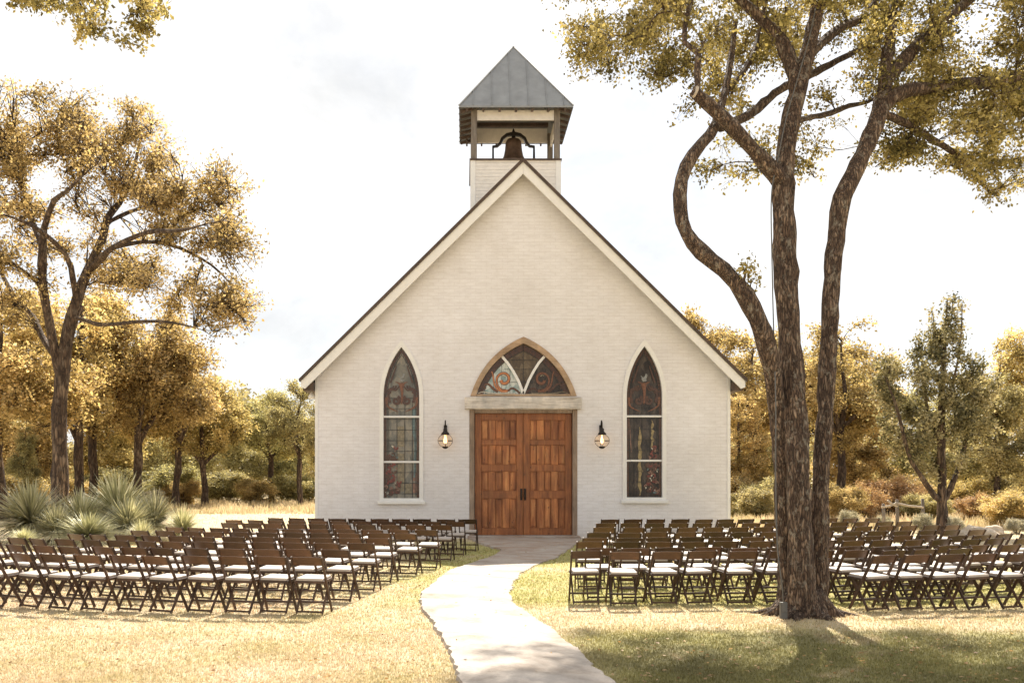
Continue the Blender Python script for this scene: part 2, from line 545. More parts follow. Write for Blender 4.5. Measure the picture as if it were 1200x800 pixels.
def add_tube(bm, pts, rad, n=8, cap=True):
    pts = [Vector(p) for p in pts]
    if not isinstance(rad, (list, tuple)): rad = [rad] * len(pts)
    rings = []
    ref = Vector((0.31, 0.77, 0.56))
    for i, p in enumerate(pts):
        d = (pts[min(i + 1, len(pts) - 1)] - pts[max(i - 1, 0)]).normalized()
        s = d.cross(ref)
        if s.length < 1e-3: s = d.cross(Vector((1, 0, 0)))
        s.normalize()
        u = s.cross(d)
        rings.append([bm.verts.new(p + (s * math.cos(2 * math.pi * k / n) + u * math.sin(2 * math.pi * k / n)) * rad[i]) for k in range(n)])
    for a, b_ in zip(rings, rings[1:]):
        for k in range(n):
            bm.faces.new((a[k], a[(k + 1) % n], b_[(k + 1) % n], b_[k]))
    if cap:
        bm.faces.new(rings[0][::-1])
        bm.faces.new(rings[-1])


def add_lathe(bm, prof, c, n=20):
    """prof: (radius, z) pairs about the vertical through c"""
    rings = []
    for r_, z in prof:
        rings.append([bm.verts.new((c[0] + max(r_, 1e-4) * math.cos(2 * math.pi * k / n), c[1] + max(r_, 1e-4) * math.sin(2 * math.pi * k / n), c[2] + z)) for k in range(n)])
    for a, b_ in zip(rings, rings[1:]):
        for k in range(n):
            bm.faces.new((a[k], a[(k + 1) % n], b_[(k + 1) % n], b_[k]))


def plate(name, outer, holes, y0, y1, mat, parent=None):
    """flat shape with holes in the XZ plane, from depth y0 to y1"""
    bm = bmesh.new()
    edges = []
    for loop in [outer] + holes:
        vs = [bm.verts.new((x, y0, z)) for x, z in loop]
        for i in range(len(vs)):
            edges.append(bm.edges.new((vs[i], vs[(i + 1) % len(vs)])))
    bmesh.ops.triangle_fill(bm, use_beauty=True, use_dissolve=False, edges=edges)
    ex = bmesh.ops.extrude_face_region(bm, geom=list(bm.faces))
    bmesh.ops.translate(bm, vec=(0, y1 - y0, 0), verts=[g for g in ex['geom'] if isinstance(g, bmesh.types.BMVert)])
    return finish(bm, name, mat, parent)


def ring(name, outer, inner, y0, y1, mat, parent=None):
    bm = bmesh.new()
    n = len(outer)
    L = [[bm.verts.new((x, y, z)) for x, z in lp] for lp, y in ((outer, y0), (inner, y0), (inner, y1), (outer, y1))]
    for a, b_ in ((0, 1), (1, 2), (2, 3), (3, 0)):
        for i in range(n):
            j = (i + 1) % n
            bm.faces.new((L[a][i], L[a][j], L[b_][j], L[b_][i]))
    return finish(bm, name, mat, parent)


def arch(cx, w, zb, zs, za, n=14):
    """pointed arch outline, from bottom left round to bottom right"""
    h = za - zs
    c = (h * h - w * w) / (2 * w)
    Rr = w + c
    a1 = math.atan2(h, c)
    pts = []
    if zs - zb > 1e-3: pts.append((cx - w, zb))
    for i in range(n + 1):
        a = a1 * i / n
        pts.append((cx + c - Rr * math.cos(a), zs + Rr * math.sin(a)))
    for i in range(n - 1, -1, -1):
        a = a1 * i / n
        pts.append((cx - c + Rr * math.cos(a), zs + Rr * math.sin(a)))
    if zs - zb > 1e-3: pts.append((cx + w, zb))
    return pts


def arch_flat(cx, w, zb, za, n=20, bulge=0.115):
    """pointed arch of two shallow arcs rising straight from the sill"""
    def arc(sg):
        x0, z0, x1, z1 = sg * w, 0.0, 0.0, za - zb
        L_ = math.hypot(x1 - x0, z1 - z0)
        nx, nz = sg * (z1 - z0) / L_, abs(x1 - x0) / L_
        return [(cx + x0 + (x1 - x0) * t + nx * 4 * bulge * L_ * t * (1 - t), zb + (z1 - z0) * t + nz * 4 * bulge * L_ * t * (1 - t)) for t in [i / n for i in range(n + 1)]]
    return arc(-1) + arc(1)[::-1][1:]


def ribbon(bm, pts, wid, y, th=0.006):
    """flat strip along XZ points"""
    n = len(pts)
    if not isinstance(wid, (list, tuple)): wid = [wid] * n
    rows = []
    for i in range(n):
        a, b_ = pts[max(i - 1, 0)], pts[min(i + 1, n - 1)]
        dx, dz = b_[0] - a[0], b_[1] - a[1]
        l = math.hypot(dx, dz) or 1
        nx, nz = -dz / l * wid[i] / 2, dx / l * wid[i] / 2
        x, z = pts[i]
        rows.append([bm.verts.new((x + nx, y, z + nz)), bm.verts.new((x - nx, y, z - nz)), bm.verts.new((x - nx, y + th, z - nz)), bm.verts.new((x + nx, y + th, z + nz))])
    for a, b_ in zip(rows, rows[1:]):
        for k in range(4):
            bm.faces.new((a[k], a[(k + 1) % 4], b_[(k + 1) % 4], b_[k]))
    bm.faces.new(rows[0])
    bm.faces.new(rows[-1][::-1])


def np_mesh(name, V, Fc, tone=None, smooth=False):
    V = np.asarray(V, np.float32)
    Fc = np.asarray(Fc, np.int32)
    k = Fc.shape[1]
    me = bpy.data.meshes.new(name)
    me.vertices.add(len(V))
    me.vertices.foreach_set('co', V.ravel())
    me.loops.add(Fc.size)
    me.loops.foreach_set('vertex_index', Fc.ravel())
    me.polygons.add(len(Fc))
    me.polygons.foreach_set('loop_start', np.arange(0, Fc.size, k, dtype=np.int32))
    me.polygons.foreach_set('loop_total', np.full(len(Fc), k, np.int32))
    if smooth:
        me.polygons.foreach_set('use_smooth', np.ones(len(Fc), bool))
    if tone is not None:
        a = me.attributes.new('tone', 'FLOAT', 'FACE')
        a.data.foreach_set('value', np.asarray(tone, np.float32))
    me.update(calc_edges=True)
    me.validate()
    return me


# ------------------------------------------------------------------ trees
def catmull(pts, step):
    pts = np.asarray(pts, float)
    out = []
    n = len(pts)
    for i in range(n - 1):
        p0, p1, p2, p3 = pts[max(i - 1, 0)], pts[i], pts[i + 1], pts[min(i + 2, n - 1)]
        k = max(1, int(np.linalg.norm(p2[:3] - p1[:3]) / step))
        for j in range(k):
            t = j / k
            out.append(0.5 * ((2 * p1) + (-p0 + p2) * t + (2 * p0 - 5 * p1 + 4 * p2 - p3) * t * t + (-p0 + 3 * p1 - 3 * p2 + p3) * t ** 3))
    out.append(pts[-1])
    return np.array(out)


class Tree:
    def __init__(s, seed, step=0.35):
        s.rng = np.random.default_rng(seed)
        s.pos, s.par, s.fix, s.plen = [], [], [], []
        s.step = step
        s.tips = []

    def node(s, p, par, r=0.0):
        s.pos.append(np.asarray(p, float))
        s.par.append(par)
        s.fix.append(r)
        s.plen.append(0 if par < 0 else s.plen[par] + np.linalg.norm(s.pos[-1] - s.pos[par]))
        return len(s.pos) - 1

    def limb(s, pts, attach=True, wob=0.0):
        """pts: rows (x, y, z, r)"""
        c = catmull(pts, s.step)
        if wob:
            k = np.arange(len(c))
            for ax in range(3):
                c[:, ax] += wob * np.sin(k * s.rng.uniform(0.5, 0.9) + s.rng.uniform(0, 6)) * np.minimum(1, k / 3)
        par = -1
        if attach and s.pos:
            P_ = np.array(s.pos)
            par = int(np.argmin(np.linalg.norm(P_ - c[0, :3], axis=1)))
            c = c[1:]
        for q in c:
            par = s.node(q[:3], par, q[3])
        return par

    def reach(s, clumps, up=0.6, wob=0.10, pathw=0.25, lo=0.0):
        P0 = np.array(s.pos)
        order = np.argsort([np.min(np.linalg.norm(P0 - c[:3], axis=1)) for c in clumps])
        for ci in order:
            c = np.asarray(clumps[ci][:3], float)
            P_ = np.array(s.pos)
            d = P_ - c
            dist = np.linalg.norm(d, axis=1)
            drop = np.maximum(0, d[:, 2])              # node above clump: unnatural
            cost = dist + up * drop + pathw * np.array(s.plen) * 0.5
            cost[P_[:, 2] < lo] += 50
            n = int(np.argmin(cost))
            a = P_[n]
            dd = np.linalg.norm(c - a)
            pd = a - s.pos[s.par[n]] if s.par[n] >= 0 else np.array([0, 0, 1.0])
            pd = pd / (np.linalg.norm(pd) + 1e-6)
            ctl = a + pd * dd * 0.35 + (c - a) * 0.25 + s.rng.normal(0, wob, 3) * dd
            k = max(2, int(dd / s.step))
            par = n
            for j in range(1, k + 1):
                t = j / k
                q = (1 - t) ** 2 * a + 2 * t * (1 - t) * ctl + t * t * c
                if j < k: q = q + s.rng.normal(0, 0.05 * s.step, 3)
                par = s.node(q, par)
            s.tips.append((par, clumps[ci]))

    def radii(s, tip=0.012, e=2.3, cap=None):
        n = len(s.pos)
        acc = np.zeros(n)
        kids = [[] for _ in range(n)]
        for i in range(n):
            if s.par[i] >= 0: kids[s.par[i]].append(i)
        r = np.zeros(n)
        for i in range(n - 1, -1, -1):                  # children always come after parents
            a = acc[i] if acc[i] > 0 else tip ** e
            r[i] = a ** (1 / e)
            if s.fix[i] > 0: r[i] = s.fix[i]
            if cap: r[i] = min(r[i], cap) if s.fix[i] == 0 else r[i]
            if s.par[i] >= 0:
                acc[s.par[i]] += r[i] ** e * (0.92 if s.fix[i] == 0 else 1)
        for i in range(n):                              # never thicker than the parent
            p = s.par[i]
            if p >= 0 and s.fix[i] == 0: r[i] = min(r[i], r[p] * 0.93)
        return r, kids

    def wood(s, r, kids, nmax=14, rough=0.085):
        V, Q = [], []
        base = 0
        roots = [i for i, p in enumerate(s.par) if p < 0]
        stack = [(i, -1) for i in roots]
        while stack:
            i, p = stack.pop()
            chain = [i]
            while kids[chain[-1]]:
                ks = sorted(kids[chain[-1]], key=lambda q: -r[q])
                for o in ks[1:]: stack.append((o, chain[-1]))
                chain.append(ks[0])
            pts = [s.pos[q] for q in chain]
            rr = [r[q] for q in chain]
            if p >= 0:
                pts = [s.pos[p]] + pts
                rr = [rr[0]] + rr
            if len(pts) < 2: continue
            pts = np.array(pts)
            rr = np.array(rr)
            n = int(np.clip(rr[0] * 60, 4, nmax))
            if rr[0] > 0.05:
                kk = np.arange(len(rr))
                rr = rr * (1 + 0.05 * np.sin(kk * 0.9 + s.rng.uniform(0, 6)) * np.sin(kk * 0.37 + s.rng.uniform(0, 6)) + s.rng.normal(0, 0.025, len(rr)))
            T = np.gradient(pts, axis=0)
            T /= np.linalg.norm(T, axis=1)[:, None] + 1e-9
            ref = np.array([0.23, 0.91, 0.34])
            S = np.cross(T, ref)
            S /= np.linalg.norm(S, axis=1)[:, None] + 1e-9
            U = np.cross(S, T)
            ang = np.arange(n) * 2 * np.pi / n
            jit = 1 + s.rng.normal(0, rough, (len(pts), n)) * (rr[:, None] > 0.03)
            ringv = pts[:, None, :] + (S[:, None, :] * np.cos(ang)[None, :, None] + U[:, None, :] * np.sin(ang)[None, :, None]) * (rr[:, None] * jit)[:, :, None]
            V.append(ringv.reshape(-1, 3))
            m_ = len(pts)
            a = (np.arange(m_ - 1)[:, None] * n + np.arange(n)[None, :])
            b_ = (np.arange(m_ - 1)[:, None] * n + (np.arange(n)[None, :] + 1) % n)
            q = np.stack([a, b_, b_ + n, a + n], -1).reshape(-1, 4) + base
            Q.append(q)
            base += m_ * n
        return np.concatenate(V), np.concatenate(Q)

    def foliage(s, twigs, per, L, spread=0.10, twig_r=0.005, droop=0.1, tone_var=0.22, flat=0.0):
        rng = s.rng
        LV, tones, TV, TQ = [], [], [], []
        tb = 0
        for node, cl in s.tips:
            c = np.asarray(cl[:3], float)
            rad = np.asarray(cl[3:6], float)
            n = max(3, int(twigs * (cl[6] if len(cl) > 6 else 1)))
            d = rng.normal(0, 1, (n, 3))
            d /= np.linalg.norm(d, axis=1)[:, None]
            E = c + d * rad * (rng.uniform(0.25, 1, (n, 1)) ** 0.6)
            # start somewhere on the last bit of the branch
            chain = [node]
            for _ in range(3):
                if s.par[chain[-1]] >= 0: chain.append(s.par[chain[-1]])
            S = np.array([s.pos[chain[q]] for q in rng.integers(0, len(chain), n)])
            Mi = (S + E) / 2 + rng.normal(0, 0.12, (n, 3)) * np.linalg.norm(E - S, axis=1)[:, None]
            Mi[:, 2] += droop * np.linalg.norm(E - S, axis=1)
            if twig_r:
                pts = np.stack([S, 0.25 * S + 0.5 * Mi + 0.25 * E, E], 1)
                ang = np.array([0, 2.09, 4.19])
                off = np.stack([np.cos(ang), np.sin(ang) * 0.7, np.sin(ang) * 0.7], -1)
                rr = np.array([twig_r * 1.6, twig_r, twig_r * 0.4])
                tv = pts[:, :, None, :] + off[None, None] * rr[None, :, None, None]
                TV.append(tv.reshape(-1, 3))
                idx = []
                for q in range(2):
                    for k in range(3):
                        idx.append([q * 3 + k, q * 3 + (k + 1) % 3, q * 3 + 3 + (k + 1) % 3, q * 3 + 3 + k])
                idx = np.array(idx)
                TQ.append((np.arange(n)[:, None, None] * 9 + idx[None] + tb).reshape(-1, 4))
                tb += n * 9
            t = rng.uniform(0.25, 1.08, (n, per, 1))
            p = (1 - t) ** 2 * S[:, None] + 2 * t * (1 - t) * Mi[:, None] + t * t * E[:, None]
            p = p + rng.normal(0, spread, p.shape)
            p = p.reshape(-1, 3)
            LV.append(p)
            ct = rng.normal(0.5, 0.19)
            tones.append(np.clip(rng.normal(ct, tone_var, len(p)), 0, 1))
        Pn = np.concatenate(LV)
        tn = np.concatenate(tones)
        lv, lf = leaves(Pn, L, rng, flat)
        return lv, lf, tn, (np.concatenate(TV), np.concatenate(TQ)) if TV else None


def leaves(Pn, L, rng, flat=0.0):
    n = len(Pn)
    d = rng.normal(0, 1, (n, 3))
    d[:, 2] -= 0.3
    d /= np.linalg.norm(d, axis=1)[:, None]
    u = rng.normal(0, 1, (n, 3))
    u[:, 2] += flat
    s_ = np.cross(d, u)
    s_ /= np.linalg.norm(s_, axis=1)[:, None] + 1e-9
    ll = L * rng.uniform(0.6, 1.35, (n, 1))
    w = ll * rng.uniform(0.24, 0.36, (n, 1))
    nn = np.cross(d, s_) * ll * 0.10
    V = np.stack([Pn - d * ll * 0.5, Pn + s_ * w - nn, Pn + d * ll * 0.5, Pn - s_ * w - nn], 1).reshape(-1, 3)
    Fc = np.arange(n * 4).reshape(n, 4)
    return V, Fc


def ell_clumps(rng, ells, size=(0.6, 1.1), squash=0.7, shell=0.35):
    """ells: (cx,cy,cz,rx,ry,rz,n) -> clumps (x,y,z,rx,ry,rz,weight)"""
    out = []
    for cx, cy, cz, rx, ry, rz, n in ells:
        for _ in range(n):
            d = rng.normal(0, 1, 3)
            d /= np.linalg.norm(d)
            f = rng.uniform(shell, 1.0) ** 0.55
            q = np.array([cx, cy, cz]) + d * f * np.array([rx, ry, rz])
            s_ = rng.uniform(*size)
            out.append((*q, s_, s_, s_ * squash, (s_ / np.mean(size)) ** 2))
    return out


def build_tree(name, tree, root, bark, leafm, tip=0.012, e=2.3, cap=None, fol=None, nmax=14):
    r, kids = tree.radii(tip, e, cap)
    V, Q = tree.wood(r, kids, nmax)
    lv, lf, tn, tw = tree.foliage(**fol)
    if tw is not None:
        Q = np.concatenate([Q, tw[1] + len(V)])
        V = np.concatenate([V, tw[0]])
    off = np.array(root.location, np.float32)
    to = bpy.data.objects.new('trunk', np_mesh('trunk', V - off, Q, smooth=True))
    to.data.materials.append(bark)
    co = bpy.data.objects.new('crown', np_mesh('crown', lv - off, lf, tn))
    co.data.materials.append(leafm)
    for o in (to, co):
        C.objects.link(o)
        o.parent = root
    return to, co


# ------------------------------------------------------------------ world, sun, camera
SUN_EL, SUN_AZ = R(51), R(9)
w = bpy.data.worlds.new('World')
sc.world = w
w.use_nodes = True
nt = w.node_tree
bg = nt.nodes['Background']
sky = nd(nt, 'ShaderNodeTexSky', sky_type='NISHITA')
sky.sun_disc = False
sky.sun_elevation = SUN_EL
sky.sun_rotation = SUN_AZ
sky.air_density = 1.0
sky.dust_density = 1.5
tc = nt.nodes.new('ShaderNodeTexCoord')
mp = nt.nodes.new('ShaderNodeMapping')
mp.inputs['Scale'].default_value = (1.0, 1.0, 1.7)
mp.inputs['Location'].default_value = (0.35, 0.1, 0.2)
nt.links.new(tc.outputs['Generated'], mp.inputs['Vector'])
cn = noise(nt, mp.outputs['Vector'], 2.3, 9, 0.58, 0.5)
cr = ramp(nt, [(0.30, (0.5,) * 3), (0.48, (0.93,) * 3), (0.62, (1.0,) * 3)], cn)
cn2 = noise(nt, mp.outputs['Vector'], 5.0, 7, 0.6, 0.4)
cc = ramp(nt, [(0.30, (3.75, 3.8, 3.85)), (0.60, (5.2, 5.15, 5.05))], cn2)
cm = mix(nt, cr.outputs['Color'], sky.outputs['Color'], cc.outputs['Color'])
nt.links.new(cm, bg.inputs['Color'])
bg.inputs['Strength'].default_value = 0.10

sl = bpy.data.lights.new('sun', 'SUN')
sl.energy = 5.0
sl.angle = R(0.53)
sl.color = (1.0, 0.92, 0.80)
so = bpy.data.objects.new('sun', sl)
dv = Vector((-math.sin(SUN_AZ) * math.cos(SUN_EL), -math.cos(SUN_AZ) * math.cos(SUN_EL), -math.sin(SUN_EL)))
so.rotation_euler = dv.to_track_quat('-Z', 'Y').to_euler()
so.location = (5, 40, 60)
C.objects.link(so)

cam = bpy.data.cameras.new('camera')
cam.sensor_width = 36
cam.sensor_fit = 'HORIZONTAL'
cam.lens = F * 36 / 1200
cam.shift_x = (600 - CX) / 1200
cam.shift_y = (HY - 400) / 1200
cam.clip_end = 2000
co = bpy.data.objects.new('camera', cam)
co.location = (0, 0, HC)
co.rotation_euler = (R(90), 0, 0)
C.objects.link(co)
sc.camera = co
sc.view_settings.view_transform = 'Standard'
sc.view_settings.look = 'None'
sc.view_settings.gamma = 1
sc.view_settings.exposure = 1.16
sc.cycles.max_bounces = 8
sc.cycles.transparent_max_bounces = 8

# ------------------------------------------------------------------ ground and path
bm = bmesh.new()
xs = [-900, -300, -120, -60, -30, -15, 0, 15, 30, 60, 120, 300, 900]
ys = [-200, -40, -10, 0, 10, 20, 30, 40, 55, 80, 120, 300, 1200]
gv = [[bm.verts.new((x, y, 0 if -20 < y < 100 else 0.0)) for x in xs] for y in ys]
for j in range(len(ys) - 1):
    for i in range(len(xs) - 1):
        bm.faces.new((gv[j][i], gv[j][i + 1], gv[j + 1][i + 1], gv[j + 1][i]))
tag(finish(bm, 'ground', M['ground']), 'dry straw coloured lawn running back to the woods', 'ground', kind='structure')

PL = [(548, 630.4), (564, 638), (588, 645.5), (580, 652.5), (550, 662.5), (525, 671), (504, 689), (494, 697), (493, 706), (497, 720), (511, 735), (520, 755), (531, 772), (536, 795)]
PR = [(682, 630.4), (672, 640), (650, 655), (635, 659), (610, 672), (599.5, 686), (597, 697), (600, 706), (615, 717), (635, 730), (665, 752), (687, 772), (712, 795)]
pl = sorted([(G(*p).y, G(*p).x) for p in PL] + [(6.0, 0.28), (3.0, 0.75), (0, 1.35), (-6, 2.6)])
pr = sorted([(G(*p).y, G(*p).x) for p in PR] + [(6.0, 1.75), (3.0, 2.25), (0, 2.9), (-6, 4.2)])
rng = np.random.default_rng(5)


def smooth_edge(pts, yy):
    a = np.array(pts)
    v_ = np.interp(yy, a[:, 0], a[:, 1])
    k = np.array([1, 3, 5, 6, 5, 3, 1.0])
    k /= k.sum()
    return np.convolve(np.pad(v_, 3, mode='edge'), k, 'valid')


yy = np.arange(-6, 28.97, 0.09)
xl = smooth_edge(pl, yy) + rng.normal(0, 0.011, len(yy)) + 0.02 * np.sin(yy * 5.1) * np.sin(yy * 1.7)
xr = smooth_edge(pr, yy) + rng.normal(0, 0.010, len(yy)) + 0.015 * np.sin(yy * 4.3)
bm = bmesh.new()
rows = []
for i, y in enumerate(yy):
    t_ = np.linspace(0, 1, 7)
    xx = xl[i] + (xr[i] - xl[i]) * t_
    top = [0.05, 0.056, 0.056, 0.052, 0.046, 0.036, 0.022]
    row = [bm.verts.new((xl[i] - 0.02, y, -0.03))] + [bm.verts.new((x, y, z + rng.normal(0, 0.002))) for x, z in zip(xx, top)] + [bm.verts.new((xr[i] + 0.02, y, -0.03))]
    rows.append(row)
for a, b_ in zip(rows, rows[1:]):
    for k in range(len(a) - 1):
        bm.faces.new((a[k], a[k + 1], b_[k + 1], b_[k]))
tag(finish(bm, 'path', M['path'], smooth=False), 'pale curving limestone path leading to the chapel doors', 'path', kind='structure')

# grass blades over the lawn
n = 420000
rng = np.random.default_rng(11)
px = rng.uniform(-80, 1290, n)
py = 600 + rng.uniform(0, 1, n) ** 0.75 * 247
d = HC * F / (py - HY)
gx = (px - CX) * d / F + rng.normal(0, 0.03, n)
gy = d + rng.normal(0, 0.05, n)
ok = ~((gx > np.interp(gy, yy, xl) - 0.01) & (gx < np.interp(gy, yy, xr) - 0.025)) & ~((gy > 28.9) & (gx > -4.5) & (gx < 7.8))
tuft = 0.5 + 0.5 * np.sin(gx * 2.1 + np.sin(gy * 1.7)) * np.sin(gy * 2.6 + np.cos(gx * 1.3))
ok &= rng.uniform(0, 1, n) < 0.45 + 0.55 * tuft
gx, gy = gx[ok], gy[ok]
n = len(gx)
h = rng.uniform(0.012, 0.036, n) * (0.8 + gy / 40)
a = rng.uniform(0, 2 * np.pi, n)
lean = rng.uniform(0.2, 1.3, n) * h
wd = rng.uniform(0.003, 0.006, n) * (0.6 + gy / 14)
bx, by = np.cos(a), np.sin(a)
V = np.stack([np.stack([gx - by * wd, gy + bx * wd, np.zeros(n) - 0.003], -1), np.stack([gx + by * wd, gy - bx * wd, np.zeros(n) - 0.003], -1),
              np.stack([gx + bx * lean, gy + by * lean, h], -1)], 1).reshape(-1, 3)
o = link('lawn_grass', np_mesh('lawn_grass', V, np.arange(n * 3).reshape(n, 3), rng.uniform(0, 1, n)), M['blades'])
tag(o, 'short dry grass blades covering the lawn', 'grass', kind='stuff')

rng = np.random.default_rng(71)
n = 5200
gx = rng.uniform(-9, 10.5, n)
gy = 8.2 + rng.uniform(0, 1, n) ** 1.4 * 19
lv, lf = leaves(np.stack([gx, gy, np.full(n, 0.022)], -1), 0.055, rng)
lv[:, 2] = np.clip(0.022 + (lv[:, 2] - 0.022) * 0.35, 0.006, 0.06)
keep = ~((gx > np.interp(gy, yy, xl) - 0.05) & (gx < np.interp(gy, yy, xr) + 0.05) & (rng.uniform(0, 1, n) > 0.10))
onp = (gx > np.interp(gy, yy, xl)) & (gx < np.interp(gy, yy, xr))
lv = lv.reshape(n, 4, 3)
lv[onp, :, 2] += 0.045
lv = lv[keep].reshape(-1, 3)
n = int(keep.sum())
o = link('fallen_leaves', np_mesh('fallen_leaves', lv, np.arange(n * 4).reshape(n, 4), rng.uniform(0, 1, n)), M['leaf_rust'])
tag(o, 'brown fallen leaves scattered over lawn and path', 'leaves', kind='stuff')

# ------------------------------------------------------------------ chapel
YC = 29.0
CXW = 1.68


def W(px, py, d=YC):
    q = P(px, py, d)
    return q.x, q.z


chapel = empty('chapel', (CXW, YC, 0))
tag(chapel, 'white painted brick chapel with steep gable, open belfry and pine double doors', 'chapel')
XL, XR = W(370, 0)[0], W(855, 0)[0]
APZ, SL = 10.74, 0.985


def roofz(x, top=APZ): return top - SL * abs(x - CXW)


dxl, dxr = W(550, 0)[0], W(676.5, 0)[0]
dz = W(0, 480)[1]
outer = [(XL, -0.1), (XL, roofz(XL)), (CXW, APZ), (XR, roofz(XR)), (XR, -0.1), (dxr, -0.1), (dxr, dz), (dxl, dz), (dxl, -0.1)]
wins = []
for gl, gr, ax, ay, by_, ms in ((449.4, 491.4, 470.4, 406.5, 583.5, (488, 541)), (734.3, 776, 755, 405.6, 582.5, (487.5, 539.5))):
    cx = W((gl + gr) / 2, 0)[0]
    hw = W(gr, 0)[0] - cx
    wins.append((cx, hw, W(0, by_)[1], W(0, 465)[1], W(0, ay)[1], [W(0, q)[1] for q in ms]))
fcx, fzb = W(613.4, 464)
fw = W(675.5, 0)[0] - fcx
fza = W(0, 394.6)[1]
holes = [arch(cx, hw + 0.05, zb - 0.05, zs, za + 0.09) for cx, hw, zb, zs, za, ms in wins]
holes.append(arch_flat(fcx, fw - 0.02, fzb, fza - 0.02))
plate('front_wall', outer, holes, YC, YC + 0.3, M['brick_front'], chapel)
YB = 47.0
box('side_wall', XL, XL + 0.3, YC + 0.3, YB, -0.1, roofz(XL) - 0.02, M['brick_side'], chapel, 0)
box('side_wall', XR - 0.3, XR, YC + 0.3, YB, -0.1, roofz(XR) - 0.02, M['brick_side'], chapel, 0)
plate('back_wall', [(XL, -0.1), (XL, roofz(XL)), (CXW, APZ), (XR, roofz(XR)), (XR, -0.1)], [], YB, YB + 0.3, M['brick_front'], chapel)
for x0, x1 in ((XL - 0.02, XL + 0.07), (XR - 0.07, XR + 0.02)):
    box('corner_board', x0, x1, YC - 0.02, YC + 0.08, 0, roofz(x0) - 0.1, M['white'], chapel, 0.004)

# roof: slab, white rake boards, soffits
YR = 28.6
apx, apz = W(613, 185.5, YR)
hw = W(874, 0, YR)[0] - W(349, 0, YR)[0]
hw /= 2
s2 = 0.985
for sgn in (-1, 1):
    bm = bmesh.new()
    th = 0.075
    prof = [(0, 0), (sgn * hw, -s2 * hw), (sgn * (hw - 0.02), -s2 * hw - th), (0, -th * 1.42)]
    fr = [bm.verts.new((apx + x, YR - 0.03, apz + z)) for x, z in prof]
    bk = [bm.verts.new((apx + x, YB + 0.6, apz + z)) for x, z in prof]
    bm.faces.new(fr); bm.faces.new(bk[::-1])
    for k in range(4):
        bm.faces.new((fr[k], fr[(k + 1) % 4], bk[(k + 1) % 4], bk[k]))
    for k in range(1, 40):                                   # standing seams
        y = YR + k * 0.48
        if y > YB + 0.5: break
        add_bar(bm, (apx + sgn * 0.1, y, apz - s2 * 0.1 + 0.012), (apx + sgn * hw * 0.995, y, apz - s2 * hw * 0.995 + 0.012), 0.025, 0.05)
    finish(bm, 'roof', M['metal_roof'], chapel)
    bm = bmesh.new()
    prof = [(sgn * 0.001, 0.012), (sgn * (hw + 0.01), -s2 * hw + 0.002), (sgn * (hw - 0.01), -s2 * hw - th - 0.01), (sgn * 0.001, -th * 1.42)]
    fr = [bm.verts.new((apx + x, YR - 0.05, apz + z)) for x, z in prof]
    bk = [bm.verts.new((apx + x, YR - 0.032, apz + z)) for x, z in prof]
    bm.faces.new(fr); bm.faces.new(bk[::-1])
    for k in range(4):
        bm.faces.new((fr[k], fr[(k + 1) % 4], bk[(k + 1) % 4], bk[k]))
    finish(bm, 'drip_edge', M['soffit'], chapel)
    bm = bmesh.new()
    z0 = -th * 1.42 - 0.004
    prof = [(sgn * 0.002, z0), (sgn * (hw - 0.05), -s2 * (hw - 0.05) + z0), (sgn * (hw - 0.05), -s2 * (hw - 0.05) + z0 - 0.17), (sgn * (hw - 0.17), -s2 * (hw - 0.17) + z0 - 0.33), (sgn * 0.002, z0 - 0.33)]
    fr = [bm.verts.new((apx + x, YR, apz + z)) for x, z in prof]
    bk = [bm.verts.new((apx + x, YR + 0.06, apz + z)) for x, z in prof]
    bm.faces.new(fr); bm.faces.new(bk[::-1])
    for k in range(5):
        bm.faces.new((fr[k], fr[(k + 1) % 5], bk[(k + 1) % 5], bk[k]))
    finish(bm, 'rake_board', M['white'], chapel)
    xt = apx + sgn * (hw - 0.10)
    xw = (XL - 0.03) if sgn < 0 else (XR + 0.03)
    zt = apz - s2 * hw - 0.02
    box('soffit', min(xt, xw), max(xt, xw), YR + 0.07, YB + 0.4, zt - 0.30, zt - 0.05, M['soffit'], chapel, 0)

# windows
def spiral(cx, cz, r0, turns, sgn=1, ph=0.0, n=36):
    return [(cx + sgn * r0 * (1 - 0.85 * i / n) * math.cos(ph + turns * 2 * math.pi * i / n), cz + r0 * (1 - 0.85 * i / n) * math.sin(ph + turns * 2 * math.pi * i / n)) for i in range(n + 1)]


def taper(n, w0, w1): return [w0 + (w1 - w0) * i / (n - 1) for i in range(n)]


def stroke(bm, pts, w0, w1, y):
    if 2 < len(pts) < 14:
        pts = [tuple(q) for q in catmull([(x_, z_, 0.0) for x_, z_ in pts], 0.035)]
        pts = [(q[0], q[1]) for q in pts]
    ribbon(bm, pts, taper(len(pts), w0, w1), y)


